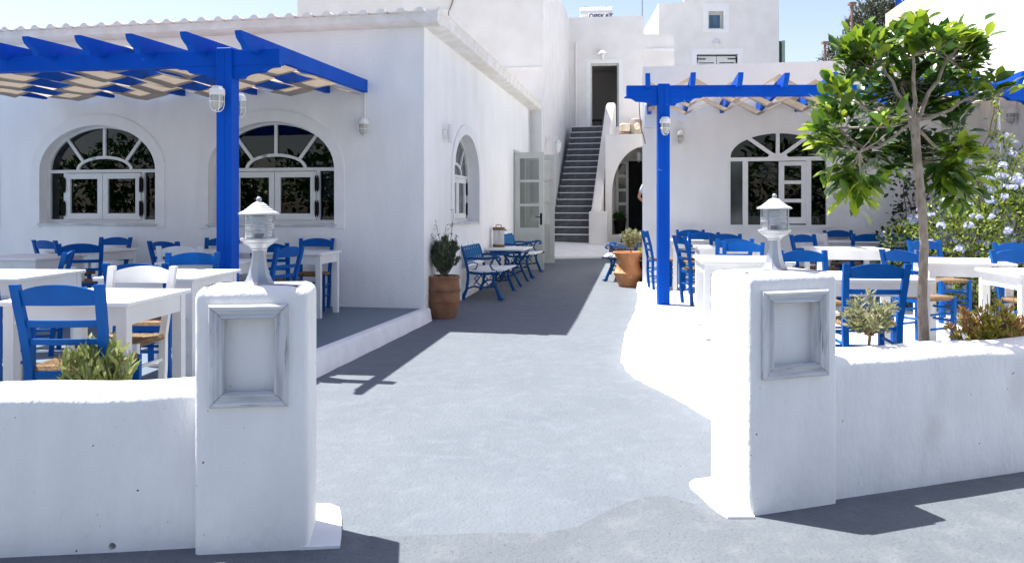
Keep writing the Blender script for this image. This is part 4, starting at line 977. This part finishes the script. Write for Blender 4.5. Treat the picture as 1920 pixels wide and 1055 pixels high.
# ficus tree, its crown surveyed as (x, z, depth offset)
def sv(px, py, Y): return Vector(((px-960)/1488*Y, Y, 1.40-(py-393)/1488*Y))
TY = 5.0
base = Vector((2.60, TY, .45)); fork = sv(1714, 222, TY)
T = thing('ficus_tree', 'slim ficus tree with big glossy leaves in the bed behind the receding wall', 'tree', tuple(base))
def loc_(p): return p-base
tr = MB(); pts = [loc_(p) for p in (base, sv(1729, 560, TY), sv(1733, 460, TY), sv(1728, 380, TY), sv(1720, 300, TY), fork)]
tr.tube(pts, [.034, .029, .026, .025, .025, .028], 12); tr.build('trunk', BARK, T, 60)
hubs = [(sv(1610, 195, TY+.05), .015), (sv(1655, 120, TY+.1), .014), (sv(1712, 105, TY), .017), (sv(1775, 110, TY+.1), .016), (sv(1812, 185, TY), .014), (sv(1612, 285, TY-.1), .012), (sv(1790, 290, TY+.2), .011), (sv(1690, 150, TY+.35), .012), (sv(1570, 240, TY+.2), .012)]
hub_end = []
for i, (h, r) in enumerate(hubs):
    m = MB(); st_ = pts[-1]-Vector((0, 0, .02*(i % 4)))
    cp = curve_pts(st_, loc_(h), Vector((0, 0, -.03 if i in (0, 4, 5, 6, 8) else .0)), 6, .012)
    m.tube(cp, [r*.95*(1-.07*k) for k in range(7)], 8); m.build('branch', BARK, T, 60); hub_end.append((loc_(h), r))
clus = [(1535,230,0),(1548,196,.1),(1562,165,-.1),(1590,150,.1),(1605,112,0),(1585,120,.2),(1575,92,.1),(1603,72,0),(1632,66,.1),(1645,88,-.1),(1672,70,.1),(1690,92,.2),(1714,52,0),(1722,62,.1),(1700,62,.2),(1745,72,0),(1768,70,.1),(1786,76,-.1),(1812,66,.1),(1826,58,0),(1843,76,.1),(1800,95,.2),(1770,100,.3),(1842,108,.1),(1818,122,.2),(1832,138,.1),(1656,112,.3),(1625,105,.2),(1735,105,.35),(1620,140,.25),(1650,150,.35),(1690,130,.4),(1575,200,.3),(1600,215,.35),(1630,195,.4),(1660,190,.45),(1545,255,.1),(1560,285,.2),(1580,265,.3),(1610,250,.4),(1640,245,.45),(1670,235,.5),(1540,215,.2),(1558,330,.0),(1575,350,.1),(1600,330,.2),(1622,300,.3),(1618,352,.05),(1608,372,.0),(1636,340,.15),(1650,295,.35),(1680,275,.45),(1660,320,.3),(1742,215,.45),(1760,180,.4),(1780,215,.4),(1752,265,.4),(1765,310,.3),(1778,345,.2),(1800,330,.2),(1795,372,.15),(1818,352,.2),(1825,318,.2),(1760,360,.25),(1745,330,.35),(1806,262,.0),(1800,300,.1),(1830,282,.0),(1872,152,.0),(1884,172,.0),(1866,176,.05),(1790,150,.4),(1835,165,.2),(1730,150,.45),(1700,190,.5),(1720,255,.5),(1530,262,-.05),(1660,215,-.2),(1690,225,-.2)]
for k in range(34):
    a = random.uniform(0, 6.28); r = math.sqrt(random.random()); clus.append((1682+128*r*math.cos(a), 196+112*r*math.sin(a), random.uniform(.42, .72)))
tips = []; tw = MB(); 
for px, py, dy in clus:
    p = loc_(sv(px, py, TY+dy*1.05+random.uniform(-.08, .08)))
    hb, r = min(hub_end, key=lambda h: (h[0]-p).length)
    cp = curve_pts(hb, p, Vector((0, 0, -.02)), 5, .01); tw.tube(cp, [r*.42, r*.37, r*.33, r*.29, r*.25, r*.2], 6)
    tips.append((p, (p-cp[-2]).normalized(), px, py, dy))
tw.build('branches', BARK, T, 60)
lc, lf_ = leaf_shape(.128, .058, .30, .16)
def leafmesh(m):
    me = bpy.data.meshes.new('leaf'); me.from_pydata(lc, [], lf_); me.materials.append(m); me.shade_smooth(); return me
LM = {'g': leafmesh(LEAF), 'd': leafmesh(LEAFD), 'y': leafmesh(LEAFY)}
allv = []
for p, d, px, py, dy in tips:
    low = py > 225; n = 23 if dy < .6 else 28
    single = (px > 1860) or (px, py) in ((1660, 215), (1690, 225))
    if single: n = 8
    for k in range(n):
        out = rv(); out.z = abs(out.z)*.7-(.45 if low else -.05); out = (out+d*.55).normalized()
        q = p-d*random.uniform(0, .12)+rv()*random.uniform(0, .05 if single else .10)
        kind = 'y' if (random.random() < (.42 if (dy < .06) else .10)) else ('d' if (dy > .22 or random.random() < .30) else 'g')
        allv.append((q, out, random.uniform(.6, 1.15)*(1.1 if dy < .06 else 1), random.uniform(-.7, .7), kind, dy))
random.shuffle(allv); allv.sort(key=lambda a: a[5])
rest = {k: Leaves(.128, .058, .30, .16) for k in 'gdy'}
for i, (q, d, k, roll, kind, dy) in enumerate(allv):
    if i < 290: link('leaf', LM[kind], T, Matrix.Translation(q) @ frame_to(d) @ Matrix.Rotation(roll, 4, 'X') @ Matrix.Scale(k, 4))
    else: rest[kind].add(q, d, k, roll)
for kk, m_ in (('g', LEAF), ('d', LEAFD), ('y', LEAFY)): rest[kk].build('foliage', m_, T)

def small_shrub(name, label, cat, loc, stems, n, L, W, m, rx, ry, rz_, zc, stem_m=TWIG, trunk=0.0, upright=.4, r_st=.006, n_tw=26, jitter=.02, group=None):
    t = thing(name, label, cat, loc, 0, group)
    st = MB(); lv = Leaves(L, W, .2, .08)
    if trunk: st.tube([(0, 0, -.02), (.008, .004, trunk*.35), (-.006, 0, trunk*.7), (0, 0, trunk)], [r_st*2.2, r_st*2, r_st*1.8, r_st*1.7], 7)
    for i in range(n_tw):
        v = rv(); q = Vector((v.x*rx, v.y*ry, zc+v.z*rz_))*1.0
        q = Vector((q.x*random.uniform(.55, 1.08), q.y*random.uniform(.55, 1.08), zc+(q.z-zc)*random.uniform(.5, 1.08)))
        a = Vector((random.uniform(-.02, .02), random.uniform(-.02, .02), trunk)) if trunk else Vector((q.x*.3, q.y*.3, 0))
        cp = curve_pts(a, q, Vector((0, 0, .0)), 5, jitter); st.tube(cp, [r_st, r_st*.8, r_st*.6, r_st*.5, r_st*.4, r_st*.3], 5)
        m_ = n//n_tw
        for k in range(m_):
            s = random.uniform(.35, 1.0)**.7; p = cp[min(5, int(s*5))]+rv()*L*.35
            d = (rv()*.8+(q-a).normalized()*.6+Vector((0, 0, upright))).normalized()
            lv.add(p, d, random.uniform(.6, 1.15), random.uniform(-1.2, 1.2))
    st.build('stem' if not trunk else 'trunk', stem_m, t, 60); lv.build('foliage', m, t)
    return t
small_shrub('oleander_shrub', 'light green shrub with pointed leaves behind the drain holed wall', 'shrub', (-2.06, 3.93, .46), 0, 620, .095, .022, OLEAN, .21, .13, .13, .17, upright=.7, n_tw=40)
small_shrub('olive_tree', 'little grey green olive tree with a bare stem behind the receding wall', 'tree', (2.03, 4.50, .50), 0, 1100, .045, .012, OLIVL, .20, .14, .135, .33, trunk=.19, upright=.3, n_tw=40, r_st=.005)
small_shrub('bronze_shrub', 'low shrub of bronze and yellow leaves at the right picture edge', 'shrub', (2.98, 4.92, .50), 0, 3400, .040, .016, BRUSH, .30, .15, .17, .22, upright=.5, n_tw=110)
for i, (x, y, s) in enumerate(((2.70, 4.72, .05), (2.80, 4.76, .07), (2.60, 4.70, .045))):
    o = MB().ball((0, 0, 0), s, 6, .6).build('stone', BEIGE, None, 60); o.location = (x, y, .52+s*.2); o.rotation_euler = (0, 0, i)
    tag(o, ('flat beige stone on the bed beside the bronze shrub', 'largest beige stone on the bed beside the bronze shrub', 'smallest beige stone on the bed towards the ficus trunk')[i], 'stone')

# potted olive by the lane wall
def pot(name, label, loc, prof, m, rings=()):
    t = thing(name, label, 'pot', loc, 0)
    MB().lathe(prof, 36).build('body', m, t, 50)
    for r, z in rings: MB().lathe([(r-.006, z-.008), (r+.004, z-.004), (r+.004, z+.004), (r-.006, z+.008)], 36).build('ring', m, t, 60)
    return t
gz = ground_z(10.3)
pot('terracotta_jar', 'tall brown terracotta jar at the taverna corner', (-.885, 10.32, gz-.004), [(.145, 0), (.155, .02), (.195, .15), (.208, .28), (.205, .40), (.195, .50), (.205, .515), (.212, .535), (.205, .55), (.185, .55), (.18, .50), (.0, .50)], TERRA, ((.209, .20), (.211, .225), (.212, .35), (.211, .37)))
small_shrub('olive_plant', 'dark young olive growing in the tall brown jar', 'plant', (-.885, 10.32, gz+.49), 0, 3400, .066, .018, OLIVE, .225, .20, .27, .36, trunk=.07, upright=.8, n_tw=60, r_st=.007)
sp = bpy.data.objects['olive_plant']
st = MB(); lv = Leaves(.055, .012, .2, .08)
for (dx, hgt) in ((.12, .88), (-.10, .72), (.02, .68), (-.17, .58), (.17, .58)):
    cp = curve_pts(Vector((dx*.3, 0, .3)), Vector((dx, 0, hgt)), Vector((.02, 0, 0)), 6, .01); st.tube(cp, [.005]*4+[.003]*3, 5)
    for k in range(34): lv.add(cp[random.randint(1, 6)]+rv()*.02, (rv()+Vector((0, 0, .9))).normalized(), random.uniform(.6, 1.1), random.uniform(-1, 1))
st.build('stem', TWIG, sp, 60); lv.build('foliage', OLIVE, sp)
for k in range(7):
    s_ = MB().ball((0, 0, 0), .035, 5, .7).build('pebble', STONE, None, 60); a = k*.9
    s_.location = (-.885+.12*math.cos(a), 10.32+.12*math.sin(a), gz+.515)
    tag(s_, 'small brown stone on the soil of the tall jar', 'stone', 'stones on the soil of the tall jar')
gz = ground_z(13.55)
pot('terracotta_pot', 'orange flared terracotta pot at the cafe corner', (1.985, 13.55, gz-.004), [(.155, 0), (.165, .02), (.20, .12), (.245, .21), (.252, .235), (.235, .25), (.20, .33), (.185, .42), (.205, .50), (.255, .56), (.265, .575), (.26, .59), (.24, .588), (.19, .50), (0, .50)], TERRB, ())
small_shrub('variegated_shrub', 'pale yellow green clipped shrub in the orange pot', 'shrub', (2.03, 13.55, gz+.49), 0, 1500, .05, .014, OLIVL, .21, .21, .19, .36, trunk=.18, upright=.5, n_tw=60, r_st=.006)
small_shrub('potted_fern', 'bright green plant low behind the orange pot', 'plant', (2.30, 13.9, ground_z(13.9)+.42), 0, 200, .09, .03, PLUMB, .12, .12, .1, .1, upright=.7, n_tw=14)
pot('plant_pot', 'dark plant pot against the cafe side wall', (2.30, 13.9, ground_z(13.9)), [(.12, 0), (.16, .40), (.15, .41), (.13, .39), (0, .39)], BLK)
pot('planter', 'dark tub by the porch doorway', (2.93, 21.55, .741), [(.12, 0), (.17, .36), (.155, .37), (.14, .34), (0, .34)], BLK)
small_shrub('tub_plant', 'dark leafy plant in the tub by the porch doorway', 'plant', (2.93, 21.55, 1.08), 0, 260, .10, .045, LEAFD, .17, .15, .15, .16, upright=.6, n_tw=20)
bg_ = thing('bag', 'dark bag lying on the bench behind the orange pot', 'bag', (2.06, 14.95, ground_z(14.95)+.43), 80)
MB().box((0, 0, .11), (.36, .2, .21), None, .07, 3).build('body', mat('dark_cloth', (.015, .015, .02), .9, (.03, .03, .04), 9, .4, 20), bg_); MB().tube([(-.1, 0, .2), (-.08, 0, .27), (.08, 0, .27), (.1, 0, .2)], .012, 6).build('strap', BLK, bg_)

# plumbago bush with pale blue flower heads
PB_ = thing('plumbago_bush', 'large flowering bush covered in pale blue flower heads', 'bush', (5.55, 9.75, .17))
lv = Leaves(.055, .022, .2, .1); lvd = Leaves(.055, .022, .2, .1); st = MB()
blobs = [(-.55, .2, .55, .42, .45, .55), (-.15, -.1, .75, .55, .5, .62), (.35, .0, .95, .55, .5, .70), (.75, -.1, .90, .55, .5, .80), (.15, .25, .35, .8, .55, .4), (.85, .1, 1.55, .42, .35, .40), (.25, .1, 1.45, .28, .28, .36), (.75, -.25, .4, .6, .5, .45), (1.15, -.2, 1.1, .5, .5, .7), (.05, .12, 1.82, .12, .12, .30), (.60, .2, 1.95, .13, .12, .22)]
surf = []
for bx, by, bz, ax_, ay_, az_ in blobs:
    n = int(7500*(ax_*az_)**.9)
    for k in range(n):
        v = rv(); r = random.uniform(.72, 1.06); p = Vector((bx+v.x*ax_*r, by+v.y*ay_*r, bz+v.z*az_*r))
        if p.z < .0: continue
        p += rv()*.04; d = (v*.7+rv()*.7+Vector((0, 0, .25))).normalized()
        (lv if random.random() < .75 else lvd).add(p, d, random.uniform(.6, 1.25), random.uniform(-1, 1))
    for k in range(int(70*(ax_*az_)**.8)+2):
        v = rv(); v.y = -abs(v.y) if random.random() < .8 else v.y; v.z = v.z*.8+.1
        p = Vector((bx+v.x*ax_*1.06, by+v.y*ay_*1.06, bz+v.z*az_*1.06))
        if p.z > .08: surf.append((p, v))
for k in range(16):
    b = random.choice(blobs); st.tube(curve_pts(Vector((random.uniform(-.2, .5), 0, 0)), Vector((b[0], b[1], b[2]+b[5]*.6)), Vector((0, 0, 0)), 6, .05), [.014, .012, .01, .008, .007, .006, .004], 6)
st.build('stem', TWIG, PB_, 60); lv.build('foliage', PLUMB, PB_); lvd.build('foliage', LEAFD, PB_)
fl = []
def flower_mesh(seed):
    rr = random.Random(seed); m = MB()
    for k in range(15):
        v = Vector((rr.uniform(-1, 1), rr.uniform(-1, 1), rr.uniform(-.4, 1))).normalized(); c = v*.045*rr.uniform(.7, 1.1); M = Matrix.Translation(c) @ frame_to(v) @ Matrix.Rotation(rr.uniform(0, 6), 4, 'X')
        for q in range(5):
            a = R(72*q); e = .017
            m.add([(0, 0, 0), (.003, e*math.cos(a-.45), e*math.sin(a-.45)), (.004, e*1.25*math.cos(a), e*1.25*math.sin(a)), (.003, e*math.cos(a+.45), e*math.sin(a+.45))], [(0, 1, 2, 3)], M)
    me = bpy.data.meshes.new('flower_head'); me.from_pydata(m.v, [], m.f); me.materials.append(FLOW); return me
FM = [flower_mesh(i) for i in range(4)]
random.shuffle(surf)
for p, v in surf[:295]: link('flower_head', random.choice(FM), PB_, Matrix.Translation(p+Vector((0, 0, .01))) @ Matrix.Rotation(random.uniform(0, 6), 4, 'Z') @ Matrix.Scale(random.uniform(.8, 1.25), 4))
# dark climber on the cafe wall
V = thing('climbing_vine', 'dark shaded vine climbing the cafe wall beside the flowering bush', 'vine', (5.95, 11.85, .18))
lv = Leaves(.075, .05, .2, .1); st = MB()
for (x0, z0_, sx, sz) in ((-.15, .5, .5, .5), (-.05, .95, .32, .35), (-.12, 1.45, .20, .28), (-.02, 1.75, .16, .22), (.25, .9, .5, .8)):
    for k in range(int(900*sx*sz)):
        v = rv(); lv.add(Vector((x0+v.x*sx, v.y*.12, z0_+v.z*sz)), (rv()+Vector((0, -.3, -.1))).normalized(), random.uniform(.6, 1.3), random.uniform(-1, 1))
for k in range(6): st.tube(curve_pts(Vector((random.uniform(-.1, .3), 0, 0)), Vector((random.uniform(-.25, .4), 0, random.uniform(1, 1.9))), Vector((0, 0, 0)), 7, .05), .008, 5)
st.build('stem', TWIG, V, 60); lv.build('foliage', PLUMD, V)
V2 = thing('trailing_vine', 'thin leafy vine hanging from the pergola beam above the flowers', 'vine', (6.02, 10.0, 1.9))
st = MB(); lv = Leaves(.06, .028, .2, .1)
for dx in (0, .06):
    cp = curve_pts(Vector((dx-.25, 0, .0)), Vector((dx+.05, 0, .95)), Vector((.10, 0, 0)), 9, .015); st.tube(cp, .007, 5)
    for k in range(70): lv.add(cp[random.randint(0, 9)]+rv()*.05, (rv()+Vector((0, 0, -.3))).normalized(), random.uniform(.6, 1.2), random.uniform(-1, 1))
st.build('stem', TWIG, V2, 60); lv.build('foliage', PLUMB, V2)
for (x, y, z0_, z1, ln2, lab) in ((6.58, 11.75, 1.2, 2.75, -.05, 'white slanting pipe on the cafe wall left of the vine'), (6.42, 10.35, .9, 2.85, -.08, 'white slanting pipe rising out of the flowering bush')):
    o = MB().tube([(ln2, 0, z1), (0, 0, z0_-.8)], .018, 8).build('pipe', CREAM); o.location = (x, y, 0); tag(o, lab, 'pipe')

# trees, poles on the skyline
def conifer(loc, label, blobs, n, seed):
    t = thing('tamarisk_tree', label, 'tree', loc, 0, 'dark feathery trees on the skyline'); rr = random.Random(seed)
    lv = Leaves(.20, .05, .1, .1); st = MB()
    st.tube([(0, 0, 0), (.1, 0, 2), (-.05, 0, 4.2), (0, 0, 6.0)], [.18, .14, .1, .05], 8)
    for bx, by, bz, r in blobs:
        st.tube(curve_pts(Vector((0, 0, bz-1.4)), Vector((bx, by, bz)), Vector((0, 0, .1)), 5, .05), [.06, .05, .04, .03, .025, .015], 6)
        for k in range(int(n*r*r)):
            v = rv(); p = Vector((bx, by, bz))+v*r*random.uniform(.25, 1.08)
            lv.add(p, (v*.5+rv()*.5+Vector((0, 0, .35))).normalized(), random.uniform(.5, 1.2), random.uniform(-1, 1))
    st.build('trunk', TWIG, t, 60); lv.build('crown', CONIF, t, None)
conifer((12.3, 27.0, 1.1), 'tall dark feathery tree behind the beige coping', [(-.2, 0, 6.9, .55), (.35, 0, 6.5, .6), (-.3, 0, 6.2, .5), (.2, .2, 7.3, .4), (-.55, 0, 5.6, .5), (.8, 0, 7.0, .5), (-.7, 0, 6.6, .3)], 2600, 3)
conifer((11.3, 27.5, 1.2), 'short dark feathery tree left of the tall one', [(0, 0, 5.7, .35), (.45, 0, 5.9, .4), (-.35, 0, 5.45, .25), (.2, 0, 5.4, .4)], 2400, 4)
for (x, y, h, lab) in ((8.57, 20.0, 6.55, 'taller rusty pole with a flat cap on the skyline'), (9.07, 23.0, 6.2, 'shorter rusty pole on the skyline beside the gabled house')):
    t = thing('rusty_pole', lab, 'pole', (x, y, 3.5)); hh = h-3.5
    MB().tube([(0, 0, 0), (0, 0, hh)], .035, 8).build('shaft', RUST, t); MB().b2((-.08, -.08, hh), (.08, .08, hh+.06)).build('cap', RUST, t)

# ------------------------------------------------------------------ person standing behind the cafe corner, hand on hip
def skin_body(name, chains, m, parent, sub=2):
    bm = bmesh.new(); vmap = {}; rad = []
    def key(p): return tuple(round(c, 4) for c in p)
    for ch in chains:
        prev = None
        for p, r in ch:
            k = key(p)
            if k not in vmap: vmap[k] = bm.verts.new(p); rad.append(r)
            if prev is not None and prev is not vmap[k]: 
                if not bm.edges.get((prev, vmap[k])): bm.edges.new((prev, vmap[k]))
            prev = vmap[k]
    me = bpy.data.meshes.new(name); bm.to_mesh(me); bm.free()
    def f(o):
        o.modifiers.new('s', 'SKIN')
        sk = o.data.skin_vertices[0].data
        for i, r in enumerate(rad): sk[i].radius = (r, r)
        sk[0].use_root = True
        o.modifiers.new('d', 'SUBSURF').levels = sub
    r = baked(me, f); r.materials.clear(); r.materials.append(m); r.shade_smooth(); r.name = name
    return link(name, r, parent)
PE = thing('person', 'person in a pale blue shirt, elbow out, half hidden by the cafe corner', 'person', (3.50, 20.05, .60), 0)
hip, chest, neck, head = (0, 0, .95), (0, 0, 1.30), (0, 0, 1.50), (0, -.01, 1.62)
chains = [[(hip, .14), ((0, 0, 1.12), .135), (chest, .15), ((0, 0, 1.42), .10), (neck, .055), (head, .085), ((0, -.01, 1.73), .075)]]
for s in (-1, 1): chains.append([(hip, .14), ((s*.10, 0, .86), .095), ((s*.11, 0, .48), .062), ((s*.11, .02, .10), .042), ((s*.12, -.10, .05), .04), ((s*.12, -.16, .04), .03)])
chains.append([((0, 0, 1.42), .10), ((-.17, 0, 1.40), .060), ((-.30, .05, 1.12), .045), ((-.17, -.04, .98), .032), ((-.13, -.07, .95), .03)])
chains.append([((0, 0, 1.42), .10), ((.17, 0, 1.40), .060), ((.22, .02, 1.12), .045), ((.22, -.03, .88), .032), ((.22, -.05, .80), .03)])
skin_body('body', chains, SKIN, PE)
skin_body('shirt', [[((0, 0, .93), .155), ((0, 0, 1.12), .15), ((0, 0, 1.30), .165), ((0, 0, 1.42), .11)], [((0, 0, 1.42), .11), ((-.17, 0, 1.40), .075), ((-.26, .035, 1.20), .066)], [((0, 0, 1.42), .11), ((.17, 0, 1.40), .075), ((.21, .015, 1.20), .066)]], SHIRT, PE)
skin_body('trousers', [[((0, 0, .99), .15), ((0, 0, .93), .155)]]+[[((0, 0, .93), .155), ((s*.10, 0, .84), .11), ((s*.11, 0, .48), .08), ((s*.11, .02, .09), .062)] for s in (-1, 1)], TROUS, PE)
MB().ball((0, .015, 1.70), .105, 10, .95).build('hair', HAIR, PE, 60)
for k in range(4): MB().tube([(-.13+.008*k, -.075, .955-.012*k), (-.10, -.10, .945-.014*k), (-.075, -.115, .925-.014*k)], [.010, .009, .007], 7).build('finger', SKIN, PE, 60)
MB().tube([(-.13, -.07, .96), (-.12, -.045, .94), (-.10, -.03, .915)], [.011, .010, .008], 7).build('thumb', SKIN, PE, 60)
MB().tube([(0, -.085, 1.655), (0, -.108, 1.63), (0, -.088, 1.622)], [.008, .013, .008], 7).build('nose', SKIN, PE, 60)
for s in (-1, 1): MB().ball((s*.032, -.085, 1.66), .011, 6).build('eye', HAIR, PE, 60)

# ------------------------------------------------------------------ across the street (behind the viewer, mirrored in the window panes)
ow = thing('street_wall', 'long white wall across the street, mirrored in the window panes', 'wall', (0, -7.5, -.12))
MB().b2((-46, -.3, -.2), (22, 0, 1.25)).build('wall', PLW, ow)
rr = random.Random(11); lv = Leaves(.42, .20, .2, .1)
for k in range(22):
    cx, cy, cz, r = -46+3.1*k+rr.uniform(-.9, .9), -10.5+rr.uniform(-1, 1), rr.uniform(1.6, 3.2), rr.uniform(1.2, 2.2)
    for j in range(int(420*r)):
        v = Vector((rr.gauss(0, 1), rr.gauss(0, 1), rr.gauss(0, 1))).normalized()
        p = Vector((cx, cy, cz))+v*r*rr.uniform(.6, 1.05)
        lv.add(p, (v+Vector((rr.uniform(-1, 1), rr.uniform(-1, 1), rr.uniform(-1, 1)))).normalized(), rr.uniform(.6, 1.2), rr.uniform(-1, 1))
tag(lv.build('treeline', LEAFD, None), 'row of dark leafy trees across the street, mirrored in the panes', None, None, 'stuff')
